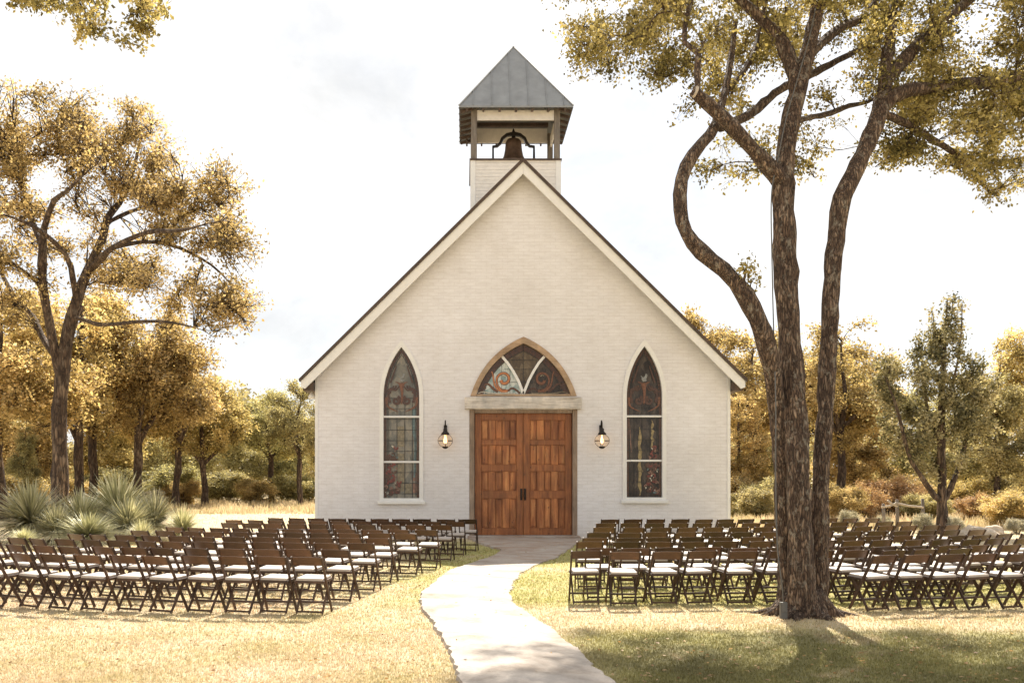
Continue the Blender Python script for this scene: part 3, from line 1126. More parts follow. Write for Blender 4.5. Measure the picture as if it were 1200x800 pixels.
for wi, (cx, hw_, zb, zs, za, ms) in enumerate(wins):
    lab = 'lancet window of pale green leaded glass with red flowers' if wi == 0 else 'lancet window of dark leaded glass with gold streaks'
    wd_ = ring('window', arch(cx, hw_ + 0.115, zb - 0.10, zs, za + 0.20), arch(cx, hw_, zb, zs, za), YC - 0.035, YC + 0.16, M['white'], chapel)
    wd_['label'] = lab
    yg = YC + 0.10
    plate('glass', arch(cx, hw_ + 0.01, zb - 0.01, zs, za + 0.01), [], yg, yg + 0.02, M['glass_light' if wi == 0 else 'glass_dark'], wd_)
    box('sill', cx - hw_ - 0.17, cx + hw_ + 0.17, YC - 0.10, YC - 0.037, zb - 0.17, zb - 0.075, M['white'], wd_, 0.008)
    for z in ms:
        box('muntin', cx - hw_, cx + hw_, YC + 0.03, YC + 0.085, z - 0.028, z + 0.028, M['white'], wd_, 0.004)
    # lead cames
    bm = bmesh.new()
    gd = [hw_ * q for q in (-0.72, -0.26, 0.18, 0.60)] if wi == 0 else [hw_ * q for q in (-0.55, -0.1, 0.35, 0.72)]
    for q in gd:
        ribbon(bm, [(cx + q, zb), (cx + q, zs - 0.1)], 0.014, yg - 0.012)
    z = zb + 0.13
    while z < zs:
        ribbon(bm, [(cx - hw_, z), (cx + hw_, z)], 0.012, yg - 0.019)
        z += 0.31
    inn = arch(cx, hw_ * 0.80, zb + 0.06, zs, za - 0.22)
    ribbon(bm, inn, 0.016, yg - 0.012)
    for k in range(2, len(inn) - 2, 1):
        out_ = arch(cx, hw_ * 0.99, zb + 0.06, zs, za)
        ribbon(bm, [inn[k], out_[k]], 0.010, yg - 0.012)
    finish(bm, 'came', M['lead'], wd_)
    # painted border of small dark beads
    bm = bmesh.new()
    ribbon(bm, arch(cx, hw_ * 0.92, zb + 0.02, zs, za - 0.10), hw_ * 0.15, yg - 0.009, 0.004)
    finish(bm, 'border', M['g_umber'], wd_)
    # scroll ornament of the arch head
    yo = yg - 0.026
    bm = bmesh.new(); bm2 = bmesh.new(); bm3 = bmesh.new()
    for sg in (-1, 1):
        stroke(bm, spiral(cx + sg * hw_ * 0.30, zs - 0.10, hw_ * 0.24, 1.3, sg, 1.9), 0.085, 0.05, yo)
        stroke(bm, [(cx + sg * hw_ * 0.10, zs + 0.34), (cx + sg * hw_ * 0.34, zs + 0.20), (cx + sg * hw_ * 0.60, zs + 0.26), (cx + sg * hw_ * 0.74, zs + 0.08), (cx + sg * hw_ * 0.66, zs - 0.16)], 0.03, 0.085, yo - 0.001)
        stroke(bm, spiral(cx + sg * hw_ * 0.66, zs + 0.16, hw_ * 0.17, 1.1, -sg, 0.4), 0.06, 0.03, yo - 0.004)
        stroke(bm, spiral(cx + sg * hw_ * 0.42, zs + 0.30, hw_ * 0.12, 1.0, sg, 2.4), 0.05, 0.025, yo - 0.005)
        stroke(bm, [(cx + sg * hw_ * 0.30, zs + 0.92), (cx + sg * hw_ * 0.46, zs + 0.66), (cx + sg * hw_ * 0.62, zs + 0.42)], 0.03, 0.05, yo - 0.006)
        stroke(bm2, [(cx + sg * hw_ * 0.20, zs - 0.42), (cx + sg * hw_ * 0.48, zs - 0.36), (cx + sg * hw_ * 0.80, zs - 0.24), (cx + sg * hw_ * 0.86, zs + 0.0)], 0.015, 0.085, yo - 0.002)
        stroke(bm2, [(cx + sg * hw_ * 0.02, zs + 0.22), (cx + sg * hw_ * 0.14, zs + 0.40), (cx + sg * hw_ * 0.34, zs + 0.44)], 0.07, 0.02, yo - 0.003)
    stroke(bm2, [(cx, zs - 0.2), (cx + 0.015, zs + 0.15), (cx - 0.01, zs + 0.42)], 0.03, 0.11, yo - 0.007)
    stroke(bm3, [(cx - 0.09, zs + 0.62), (cx - 0.02, zs + 0.56), (cx + 0.05, zs + 0.60), (cx + 0.07, zs + 0.68)], 0.02, 0.05, yo - 0.003)
    stroke(bm3, [(cx - 0.04, zs + 0.52), (cx + 0.03, zs + 0.48), (cx + 0.08, zs + 0.50)], 0.06, 0.03, yo - 0.003)
    finish(bm, 'scroll', M['g_umber'], wd_)
    finish(bm2, 'scroll', M['g_copper'], wd_)
    finish(bm3, 'scroll', M['g_grey'], wd_)
    rn = random.Random(40 + wi)
    # flowering vine up one side, panes of another tint, gold streaks painted on as a reflection
    side = -1 if wi == 0 else 1
    for mat_, cnt, rmin, rmax in (('g_umber', 20, 0.05, 0.10), ('g_red', 16, 0.035, 0.08), ('g_rose', 14, 0.025, 0.06), ('g_cream', 9, 0.015, 0.035), ('g_teal', 7, 0.02, 0.05)):
        bm = bmesh.new()
        for _ in range(cnt):
            zz = zb + 0.15 + rn.random() ** 1.5 * 1.35
            xx = cx + side * hw_ * (0.48 + rn.uniform(-0.36, 0.38) * (1.25 - 0.5 * (zz - zb)))
            r_ = rn.uniform(rmin, rmax)
            stroke(bm, spiral(xx, zz, r_, rn.uniform(0.5, 0.9), rn.choice((-1, 1)), rn.uniform(0, 6), 14), r_ * 0.9, r_ * 0.4, yo - 0.004 - 0.006 * rn.random())
        finish(bm, 'rose_pattern', M[mat_], wd_)
    bm = bmesh.new()
    if wi == 0:
        for q0, q1, z0_, z1_ in ((-0.24, 0.16, zb + 0.2, zb + 1.3), (0.2, 0.58, zb + 0.14, zb + 0.42), (-0.24, 0.16, zb + 1.5, zb + 2.1)):
            ribbon(bm, [(cx + hw_ * (q0 + q1) / 2, z0_), (cx + hw_ * (q0 + q1) / 2, z1_)], hw_ * (q1 - q0) * 0.95, yg - 0.006, 0.003)
        finish(bm, 'pale_pane', M['g_gold_reflect' if 0 else 'g_tan'], wd_)
        bm = bmesh.new()
        for z0_, z1_ in ((zb + 0.15, zb + 0.45), (zb + 0.5, zb + 0.75)):
            ribbon(bm, [(cx + hw_ * 0.78, z0_), (cx + hw_ * 0.78, z1_)], hw_ * 0.3, yg - 0.007, 0.003)
        finish(bm, 'rose_pane', M['g_rose'], wd_)
        bm = bmesh.new()
        stroke(bm, [(cx + hw_ * 0.7, zs - 0.35), (cx + hw_ * 0.66, zs - 0.9), (cx + hw_ * 0.78, zs - 1.4), (cx + hw_ * 0.7, zb + 0.6)], 0.10, 0.05, yg - 0.008)
        finish(bm, 'teal_pane', M['g_teal'], wd_)
    else:
        for q, z0_, z1_, wv in ((-0.22, zb + 0.05, zb + 2.05, 0.13), (0.48, zb + 1.35, zb + 2.25, 0.09)):
            pts = [(cx + hw_ * q + 0.018 * math.sin(5 * t_ / 3.0) + 0.012 * math.sin(2.9 * t_), z0_ + (z1_ - z0_) * t_ / 14) for t_ in range(15)]
            ribbon(bm, pts, [wv * (0.72 + 0.30 * math.sin(t_ * 1.9 + q * 9)) * min(1, 0.25 + t_ * 0.3, 0.25 + (14 - t_) * 0.3) for t_ in range(15)], yg - 0.006, 0.003)
        finish(bm, 'gold_reflection', M['g_gold_reflect'], wd_)  # strips standing in for a reflection on the dark glass
        bm = bmesh.new()
        stroke(bm, [(cx - hw_ * 0.86, zs - 0.6), (cx - hw_ * 0.8, zs - 1.0), (cx - hw_ * 0.7, zs - 1.6)], 0.07, 0.02, yg - 0.007)
        finish(bm, 'rose_pane', M['g_rose'], wd_)
        bm = bmesh.new()
        stroke(bm, [(cx - 0.05, zs + 0.50), (cx + 0.03, zs + 0.55), (cx + 0.09, zs + 0.66)], 0.12, 0.05, yg - 0.013)
        finish(bm, 'grey_pane', M['g_grey'], wd_)

# fanlight
fl = ring('fanlight', arch_flat(fcx, fw, fzb, fza), arch_flat(fcx, fw - 0.155, fzb + 0.001, fza - 0.19), YC - 0.05, YC + 0.14, M['arch_wood'], chapel)
fl['label'] = 'pointed stained glass fanlight with blue and copper swirls'
yg = YC + 0.09
gw, gz, ga = fw - 0.15, fzb + 0.04, fza - 0.185
box('bottom_rail', fcx - fw + 0.16, fcx + fw - 0.16, YC - 0.02, YC + 0.12, fzb + 0.001, fzb + 0.06, M['arch_wood'], fl, 0.004)
ga_out = arch_flat(fcx, gw, gz, ga)
plate('glass', ga_out, [], yg, yg + 0.02, M['glass_brown'], fl)


def fx(X, Y): return W(500 + X / 3.078, 380 + Y / 3.078)


mul = [fx(349, 250), fx(342, 230), fx(330, 200), fx(312, 168), fx(292, 138), fx(272, 115)]
mur = [fx(349, 250), fx(357, 230), fx(369, 200), fx(386, 168), fx(405, 138), fx(425, 115)]
for mm in (mul, mur):
    bm = bmesh.new()
    ribbon(bm, mm, 0.075, YC + 0.02, 0.07)
    finish(bm, 'mullion', M['white'], fl)
bluep = [fx(178, 250), fx(205, 205), fx(238, 160), fx(268, 120), fx(290, 140), fx(312, 170), fx(330, 202), fx(347, 250)]
plate('opal_pane', bluep, [], yg - 0.006, yg - 0.002, M['glass_blue'], fl)
darkp = [fx(520, 250), fx(494, 205), fx(461, 160), fx(428, 120), fx(407, 140), fx(387, 170), fx(370, 202), fx(351, 250)]
plate('dark_pane', darkp, [], yg - 0.006, yg - 0.002, M['glass_dark'], fl)


def f8(X, Y, sd): return W(545 + (X if sd < 0 else 1086 - X) / 8, 385 + Y / 8)


for side, mA, mB, mC in ((-1, 'g_flame', 'g_cream', 'g_umber'), (1, 'g_copper', 'g_tan', 'g_umber')):
    S1 = [f8(x, y, side) for x, y in ((340, 480), (348, 505), (375, 512), (402, 495), (412, 462), (398, 430), (365, 414), (328, 424), (302, 455), (298, 500), (312, 540), (345, 568), (385, 572))]
    S2 = [f8(x, y, side) for x, y in ((250, 398), (262, 430), (268, 475), (280, 525), (305, 560), (345, 582), (400, 580), (440, 556), (480, 572), (515, 604))]
    S3 = [f8(x, y, side) for x, y in ((195, 560), (178, 545), (190, 520), (220, 518), (245, 540), (270, 565), (310, 588))]
    S4 = [f8(x, y, side) for x, y in ((120, 604), (170, 590), (230, 600), (300, 606), (380, 604), (470, 606))]
    bm = bmesh.new()
    for S_, wa, wb in ((S1, 0.105, 0.05), (S2, 0.05, 0.06), (S3, 0.05, 0.08)): stroke(bm, S_, wa, wb, yg - 0.018)
    finish(bm, 'scroll_outline', M[mC], fl)
    bm = bmesh.new()
    for S_, wa, wb in ((S1, 0.075, 0.02), (S2[:7], 0.028, 0.075)): stroke(bm, S_, wa, wb, yg - 0.022)
    finish(bm, 'scroll', M[mA], fl)
    bm = bmesh.new()
    for S_, wa, wb in ((S3, 0.02, 0.05), (S2[6:], 0.03, 0.01)): stroke(bm, S_, wa, wb, yg - 0.025)
    finish(bm, 'scroll', M['g_copper' if side < 0 else 'g_umber'], fl)
    bm = bmesh.new()
    stroke(bm, S4, 0.02, 0.035, yg - 0.020)
    stroke(bm, [f8(x, y, side) for x, y in ((345, 440), (362, 432), (378, 445))], 0.03, 0.03, yg - 0.027)
    finish(bm, 'scroll', M[mB], fl)
bm = bmesh.new()
ribbon(bm, arch_flat(fcx, gw * 0.92, gz, ga - 0.12), 0.15, yg - 0.010, 0.003)
finish(bm, 'border', M['g_umber'], fl)
bm = bmesh.new()
inn = arch_flat(fcx, gw * 0.85, gz, ga - 0.22)
ribbon(bm, inn, 0.02, yg - 0.012)
for k in range(0, len(inn), 2): ribbon(bm, [inn[k], ga_out[k]], 0.012, yg - 0.012)
for q in (-0.8, -0.62, -0.45, -0.28, 0.28, 0.45, 0.62, 0.8): ribbon(bm, [(fcx + gw * q, gz), (fcx + gw * q, gz + (ga - gz) * 0.8 * (1 - abs(q) ** 1.6))], 0.012, yg - 0.010)
ribbon(bm, [(fcx, gz), (fcx, ga)], 0.014, yg - 0.012)
for q in (0.25, 0.5, 0.68): ribbon(bm, [(fcx - gw * (1 - q) * 0.8, gz + (ga - gz) * q), (fcx + gw * (1 - q) * 0.8, gz + (ga - gz) * q)], 0.010, yg - 0.014)
finish(bm, 'came', M['lead'], fl)

# lintel, jambs, threshold, doors
x0, z1 = W(544.5, 465)
x1, z0 = W(681, 479.5)
box('lintel', x0, x1, YC - 0.14, YC + 0.2, z0, z1 - 0.004, M['lintel'], chapel, 0.02)
jz = W(0, 484)[1]
for a, b_ in ((550, 556), (671, 676.5)):
    box('door_jamb', W(a, 0)[0] + 0.003, W(b_, 0)[0], YC - 0.02, YC + 0.3, 0.0, z0 - 0.003, M['jamb'], chapel, 0.008)
box('door_head', W(556, 0)[0] + 0.003, W(671, 0)[0] - 0.003, YC + 0.0, YC + 0.3, jz + 0.005, z0 - 0.003, M['jamb'], chapel, 0.006)
box('threshold', W(548, 0)[0], W(679, 0)[0], YC - 0.28, YC + 0.3, 0.0, 0.085, M['path'], chapel, 0.015)
xa, xb, xm = W(556, 0)[0] + 0.012, W(671, 0)[0] - 0.012, W(613.4, 0)[0]
zb_, zt_ = 0.09, jz


def dzp(Y): return W(0, 380 + Y / 3.078)[1]


for side in (0, 1):
    a, b_ = (xa, xm - 0.006) if side == 0 else (xm + 0.006, xb)
    dr = empty('door', (0.5 * (a + b_), YC + 0.16, 0.09), chapel)
    yd = YC + 0.14
    wst = 0.19
    box('stile', a, a + wst, yd, yd + 0.07, zb_, zt_, M['door'], dr, 0.006)
    box('stile', b_ - wst, b_, yd, yd + 0.07, zb_, zt_, M['door'], dr, 0.006)
    rails = [(765, 735), (628, 600), (530, 505), (435, 415), (345, 320)]
    for lo, hi in rails:
        box('rail', a + wst + 0.002, b_ - wst - 0.002, yd + 0.003, yd + 0.066, max(dzp(lo), zb_), min(dzp(hi), zt_), M['door'], dr, 0.006)
    ncol = 5
    wid = (b_ - a - 2 * wst) / ncol
    rn = random.Random(7 + side)
    bm = bmesh.new()
    for (lo0, hi0), (lo1, hi1) in zip(rails, rails[1:]):
        for k in range(ncol):
            xa0, xa1 = a + wst + k * wid + 0.002, a + wst + (k + 1) * wid - 0.002
            if k % 2:                                        # flush board between two sunk panels
                add_box(bm, xa0, xa1, yd + 0.006 + rn.uniform(0, 0.004), yd + 0.06, dzp(hi0) + 0.003, dzp(lo1) - 0.003)
            else:                                            # raised field in a sunk surround
                add_box(bm, xa0 + 0.035, xa1 - 0.035, yd + 0.018, yd + 0.06, dzp(hi0) + 0.05, dzp(lo1) - 0.05)
                add_box(bm, xa0 + 0.006, xa1 - 0.006, yd + 0.036, yd + 0.059, dzp(hi0) + 0.010, dzp(lo1) - 0.010)
    finish(bm, 'panel', M['door_panel'], dr, bev=0.005)
    bm = bmesh.new()
    for (lo0, hi0), (lo1, hi1) in zip(rails, rails[1:]):
        add_box(bm, a + wst - 0.01, b_ - wst + 0.01, yd + 0.058, yd + 0.068, dzp(hi0), dzp(lo1))
    finish(bm, 'panel_back', M['door'], dr)
    hx = (xm - 0.055) if side == 0 else (xm + 0.055)
    hz = W(0, 579)[1]
    bm = bmesh.new()
    add_box(bm, hx - 0.03, hx + 0.03, yd - 0.014, yd - 0.001, hz - 0.17, hz + 0.17)
    add_tube(bm, [(hx, yd - 0.01, hz + 0.12), (hx, yd - 0.07, hz + 0.10), (hx, yd - 0.075, hz), (hx, yd - 0.07, hz - 0.10), (hx, yd - 0.01, hz - 0.12)], 0.018, 8)
    finish(bm, 'handle', M['dark_metal'], dr)

# belfry
bel = empty('belfry', (1.66, 34.0, 9.0), chapel)
b0, b1 = 32.6, 35.45
hb = 1.46
bx = 1.655
pz = W(0, 187, b0)[1]
bm = bmesh.new()
zz = 8.6
while zz < pz - 0.05:                                        # lap boards of the square base
    for (xa_, xb_, ya_, yb_) in ((bx - hb, bx + hb, b0, b0 + 0.06), (bx - hb, bx + hb, b1 - 0.06, b1), (bx - hb, bx - hb + 0.06, b0 + 0.061, b1 - 0.061), (bx + hb - 0.06, bx + hb, b0 + 0.061, b1 - 0.061)):
        o0 = 0.0
        add_box(bm, xa_, xb_, ya_, yb_, zz, min(zz + 0.109, pz - 0.03))
    zz += 0.115
finish(bm, 'base_siding', M['white_wood'], bel)
for sx_ in (-1, 1):
    box('corner_trim', bx + sx_ * (hb - 0.06) - 0.085, bx + sx_ * (hb - 0.06) + 0.085, b0 - 0.02, b0 - 0.002, 8.6, pz - 0.03, M['white'], bel, 0.003)
bm = bmesh.new()
add_box(bm, bx - hb - 0.05, bx + hb + 0.05, b0 - 0.06, b0 + 0.16, pz - 0.03, pz + 0.02)
add_box(bm, bx - hb - 0.05, bx + hb + 0.05, b1 - 0.16, b1 + 0.06, pz - 0.03, pz + 0.02)
add_box(bm, bx - hb - 0.05, bx - hb + 0.16, b0 + 0.162, b1 - 0.162, pz - 0.03, pz + 0.02)
add_box(bm, bx + hb - 0.16, bx + hb + 0.05, b0 + 0.162, b1 - 0.162, pz - 0.03, pz + 0.02)
finish(bm, 'coping', M['soffit'], bel)
box('deck', bx - hb + 0.07, bx + hb - 0.07, b0 + 0.07, b1 - 0.07, pz - 0.2, pz - 0.1, M['soffit'], bel, 0)
ez = 13.72
for sx_ in (-1, 1):
    for yy_ in (b0 + 0.10, b1 - 0.10):
        xx_ = bx + sx_ * (hb - 0.10)
        box('post', xx_ - 0.095, xx_ + 0.095, yy_ - 0.095, yy_ + 0.095, pz + 0.022, ez + 0.2, M['grey_wood'], bel, 0.008)
for ya_, yb_ in ((b0 + 0.03, b0 + 0.09), (b1 - 0.09, b1 - 0.03)):
    box('header', bx - hb + 0.198, bx + hb - 0.198, ya_, yb_, ez - 0.27 if ya_ < 33 else ez - 0.10, ez + 0.06 if ya_ < 33 else ez + 0.40, M['white_wood'], bel)
for sx_ in (-1, 1):
    xx_ = bx + sx_ * (hb - 0.08)
    box('header', xx_ - 0.03, xx_ + 0.03, b0 + 0.198, b1 - 0.198, ez - 0.3, ez + 0.06, M['white_wood'], bel)
box('tie_beam', bx - hb + 0.2, bx + hb - 0.2, 34.9, 35.05, ez + 0.33, ez + 0.45, M['soffit'], bel)
# pyramid roof
ho = 1.85
ymid = (b0 + b1) / 2
hoy = 1.80
az_ = W(0, 55, ymid)[1]
bm = bmesh.new()
ap = (bx, ymid, az_)
co_ = [(bx - ho, ymid - hoy, ez + 0.06), (bx + ho, ymid - hoy, ez + 0.06), (bx + ho, ymid + hoy, ez + 0.06), (bx - ho, ymid + hoy, ez + 0.06)]
top = [bm.verts.new(q) for q in co_]
low = [bm.verts.new((q[0], q[1], q[2] - 0.06)) for q in co_]
av = bm.verts.new(ap)
al = bm.verts.new((ap[0], ap[1], ap[2] - 0.10))
for k in range(4):
    j = (k + 1) % 4
    bm.faces.new((top[k], top[j], av))
    bm.faces.new((low[k], low[j], top[j], top[k]))
    bm.faces.new((low[j], low[k], al))
A = Vector(ap)
for k in range(4):
    p0, p1 = Vector(co_[k]), Vector(co_[(k + 1) % 4])
    add_bar(bm, p0 + Vector((0, 0, 0.01)), A + Vector((0, 0, 0.0)), 0.06, 0.035)
    for t_ in np.arange(1, 7) / 7.0 if False else (0.125, 0.29, 0.45, 0.61, 0.77, 0.92):
        q = p0.lerp(p1, t_)
        f = 1 - 2 * abs(t_ - 0.5)
        mid = p0.lerp(p1, 0.5)
        up_ = (A - mid)
        nrm = (p1 - p0).cross(up_).normalized()
        add_bar(bm, q + nrm * 0.012, q + up_ * f * 0.99 + nrm * 0.012, 0.022, 0.04, nrm)
finish(bm, 'pyramid_roof', M['metal_roof'], bel)
bm = bmesh.new()
for k in range(4):                                          # rafter tails under the eaves
    p0, p1 = Vector(co_[k]), Vector(co_[(k + 1) % 4])
    mid = p0.lerp(p1, 0.5)
    inn_ = (Vector((bx, ymid, mid.z)) - mid)
    for t_ in np.linspace(0.07, 0.93, 7):
        q = p0.lerp(p1, float(t_)) + Vector((0, 0, -0.115))
        add_bar(bm, q + inn_ * 0.02, q + inn_ * 0.235 + Vector((0, 0, 0.10)), 0.06, 0.09)
finish(bm, 'rafter', M['soffit'], bel)

# bell
bl = empty('church_bell', (bx, ymid, pz - 0.1))
tag(bl, 'bronze bell under a curved yoke in the open belfry', 'bell')
bm = bmesh.new()
add_lathe(bm, [(0.43, 0.0), (0.445, 0.04), (0.40, 0.12), (0.335, 0.26), (0.295, 0.45), (0.28, 0.62), (0.265, 0.74), (0.20, 0.83), (0.08, 0.87), (0.0, 0.875)], (bx, ymid, pz + 0.30), 28)
finish(bm, 'bell_body', M['bell'], bl, True)
bm = bmesh.new()
yk = [(bx - 0.72, pz + 0.88), (bx - 0.55, pz + 0.90), (bx - 0.45, pz + 1.0), (bx - 0.38, pz + 1.16), (bx - 0.22, pz + 1.28), (bx, pz + 1.32), (bx + 0.22, pz + 1.28), (bx + 0.38, pz + 1.16), (bx + 0.45, pz + 1.0), (bx + 0.55, pz + 0.90), (bx + 0.72, pz + 0.88)]
ribbon(bm, yk, [0.06, 0.07, 0.09, 0.10, 0.11, 0.13, 0.11, 0.10, 0.09, 0.07, 0.06], ymid - 0.06, 0.12)
add_lathe(bm, [(0.07, -0.16), (0.06, 0.0), (0.03, 0.10), (0.0, 0.16)], (bx, ymid, pz + 1.36), 12)
finish(bm, 'yoke', M['dark_metal'], bl)
for sg in (-1, 1):
    bm = bmesh.new()
    add_tube(bm, [(bx + sg * 0.70, ymid - 0.32, pz - 0.1), (bx + sg * 0.70, ymid - 0.04, pz + 0.88)], 0.032, 8)
    add_tube(bm, [(bx + sg * 0.70, ymid + 0.32, pz - 0.1), (bx + sg * 0.70, ymid + 0.04, pz + 0.88)], 0.032, 8)
    finish(bm, 'stand', M['dark_metal'], bl)

# wall lanterns
for (lx, lab) in ((522, 'round glass wall lantern between the pale lancet window and the doors'), (704, 'round glass wall lantern between the doors and the dark lancet window')):
    X, Z = W(lx, 516.5)
    y = YC - 0.27
    ln = empty('wall_lantern', (X, YC, Z))
    tag(ln, lab, 'lantern', 'wall lanterns beside the chapel doors')
    bm = bmesh.new()
    add_box(bm, X - 0.045, X + 0.045, YC - 0.03, YC - 0.002, Z + 0.22, Z + 0.46)
    add_tube(bm, [(X, YC - 0.02, Z + 0.36), (X, YC - 0.10, Z + 0.52), (X, YC - 0.19, Z + 0.58), (X, y, Z + 0.53), (X, y, Z + 0.36)], 0.02, 8)
    finish(bm, 'bracket', M['dark_metal'], ln, True)
    bm = bmesh.new()
    add_lathe(bm, [(0.02, 0.38), (0.055, 0.34), (0.06, 0.27), (0.11, 0.22), (0.125, 0.175), (0.10, 0.17), (0.0, 0.18)], (X, y, Z), 16)
    finish(bm, 'cap', M['dark_metal'], ln, True)
    bm = bmesh.new()
    add_lathe(bm, [(0.0, -0.235), (0.05, -0.225), (0.085, -0.20), (0.095, -0.165), (0.0, -0.165)], (X, y, Z), 16)
    finish(bm, 'base', M['dark_metal'], ln, True)
    bm = bmesh.new()
    prof = [(0.205 * math.cos(t_), 0.185 * math.sin(t_)) for t_ in np.linspace(-1.1, 1.1, 15)]
    add_lathe(bm, prof, (X, y, Z), 24)
    finish(bm, 'globe', M['globe'], ln, True)
    bm = bmesh.new()
    for a in (0, math.pi / 2):
        for sg in (-1, 1):
            pts = [(X + sg * math.cos(a) * 0.213 * math.cos(t_), y + sg * math.sin(a) * 0.213 * math.cos(t_), Z + 0.193 * math.sin(t_)) for t_ in np.linspace(-1.1, 1.1, 11)]
            add_tube(bm, pts, 0.006, 5)
    add_tube(bm, [(X + 0.214 * math.cos(t_), y + 0.214 * math.sin(t_), Z) for t_ in np.linspace(0, 2 * math.pi, 25)], 0.006, 5, False)
    finish(bm, 'cage', M['dark_metal'], ln)
    bm = bmesh.new()
    add_lathe(bm, [(0.0, -0.08), (0.035, -0.05), (0.05, 0.0), (0.03, 0.06), (0.02, 0.14)], (X, y, Z), 12)
    finish(bm, 'bulb', M['bulb'], ln, True)

# small flood light under the eave
fx_, fz_ = W(364.5, 464)
fo = empty('flood_light', (fx_, YC + 0.05, fz_))
tag(fo, 'small white flood light fixed under the roof corner by the pale window', 'flood light')
bm = bmesh.new()
add_lathe(bm, [(0.0, -0.08), (0.09, -0.07), (0.10, 0.0), (0.06, 0.06), (0.03, 0.12)], (fx_, YC + 0.1, fz_), 14)
finish(bm, 'lamp_head', M['white'], fo, True)
bm = bmesh.new()
add_tube(bm, [(fx_, YC + 0.1, fz_ + 0.1), (fx_ + 0.02, YC + 0.1, fz_ + 0.25)], 0.02, 6)
finish(bm, 'arm', M['white'], fo)

# ------------------------------------------------------------------ folding chairs
def make_chair():
    root = empty('folding_chair')
    hx = 0.212

    def part(name, fn, mat, bev=0.004):
        bm = bmesh.new()
        fn(bm)
        return finish(bm, name, mat, root, bev=bev)
    topb, foot = Vector((0, -0.25, 0.775)), Vector((0, 0.19, 0.0))
    for s in (-1, 1):                                        # back post runs down to the front foot
        part('front_leg', lambda bm: add_bar(bm, topb + Vector((s * hx, 0, 0)), foot + Vector((s * hx, 0, 0)), 0.024, 0.040, (0, 1, 0)), M['chair'])
        part('rear_leg', lambda bm: add_bar(bm, (s * (hx - 0.03), 0.16, 0.435), (s * (hx - 0.03), -0.13, 0.0), 0.022, 0.036, (0, 1, 0)), M['chair'])

    def back(bm):
        n = 8
        rows = []
        for i in range(n + 1):
            t = i / n
            x = -hx + 0.008 + (2 * hx - 0.016) * t
            bow = -0.022 * (1 - (2 * t - 1) ** 2)
            row = []
            for z, yo in ((0.655, 0.0), (0.768 + 0.008 * (1 - (2 * t - 1) ** 2), 0.0), (0.768 + 0.008 * (1 - (2 * t - 1) ** 2), 0.017), (0.655, 0.017)):
                y = -0.25 + (0.775 - z) * 0.44 / 0.775
                row.append(bm.verts.new((x, y + bow + yo - 0.008, z)))
            rows.append(row)
        for a, b_ in zip(rows, rows[1:]):
            for k in range(4):
                bm.faces.new((a[k], a[(k + 1) % 4], b_[(k + 1) % 4], b_[k]))
        bm.faces.new(rows[0]); bm.faces.new(rows[-1][::-1])
    part('backrest', back, M['chair_back'], 0.003)

    def fr(bm):
        w_ = hx - 0.018
        for s in (-1, 1):
            add_bar(bm, (s * w_, -0.135, 0.425), (s * w_, 0.225, 0.445), 0.026, 0.034)
        add_bar(bm, (-w_ + 0.014, 0.215, 0.445), (w_ - 0.014, 0.215, 0.445), 0.026, 0.032)
        add_bar(bm, (-w_ + 0.014, -0.125, 0.425), (w_ - 0.014, -0.125, 0.425), 0.026, 0.032)
    part('seat_frame', fr, M['chair'], 0.003)

    def seat(bm):
        vs = add_box(bm, -hx + 0.022, hx - 0.022, -0.135, 0.225, 0.0, 0.04)
        for v_ in vs: v_.co.z += 0.446 + (v_.co.y) * 0.05
        es = [e for e in bm.edges]
        bmesh.ops.bevel(bm, geom=es, offset=0.014, segments=2, affect='EDGES', profile=0.5)
    part('seat', seat, M['cushion'], 0)

    def pt(t): return topb.lerp(foot, t)
    part('stretcher', lambda bm: add_bar(bm, (-hx + 0.042, -0.112, 0.027), (hx - 0.042, -0.112, 0.027), 0.018, 0.026), M['chair'], 0.003)
    q = pt(0.83)
    part('stretcher', lambda bm: add_bar(bm, (-hx + 0.012, q.y, q.z), (hx - 0.012, q.y, q.z), 0.018, 0.026), M['chair'], 0.003)
    q3 = Vector((0, 0.16, 0.435)).lerp(Vector((0, -0.13, 0.0)), 0.66)
    part('stretcher', lambda bm: add_bar(bm, (-hx + 0.042, q3.y, q3.z), (hx - 0.042, q3.y, q3.z), 0.016, 0.024), M['chair'], 0.003)
    return root


CH = make_chair()
kids0 = list(CH.children)
used = [False]
rnd = random.Random(3)
ORD = ['first', 'second', 'third', 'fourth', 'fifth', 'sixth', 'seventh', 'eighth', 'ninth', 'tenth', 'eleventh', 'twelfth', 'thirteenth', 'fourteenth', 'fifteenth', 'sixteenth']


def put_chair(x, y, rz, label, group):
    if not used[0]:
        o = CH
        used[0] = True
    else:
        o = CH.copy()
        C.objects.link(o)
        for k in kids0:
            c_ = k.copy()
            C.objects.link(c_)
            c_.parent = o
    o.location = (x, y, 0.012)
    o.rotation_euler = (R(rnd.uniform(-0.8, 0.8)), R(rnd.uniform(-0.8, 0.8)), rz)
    tag(o, label, 'chair', group)


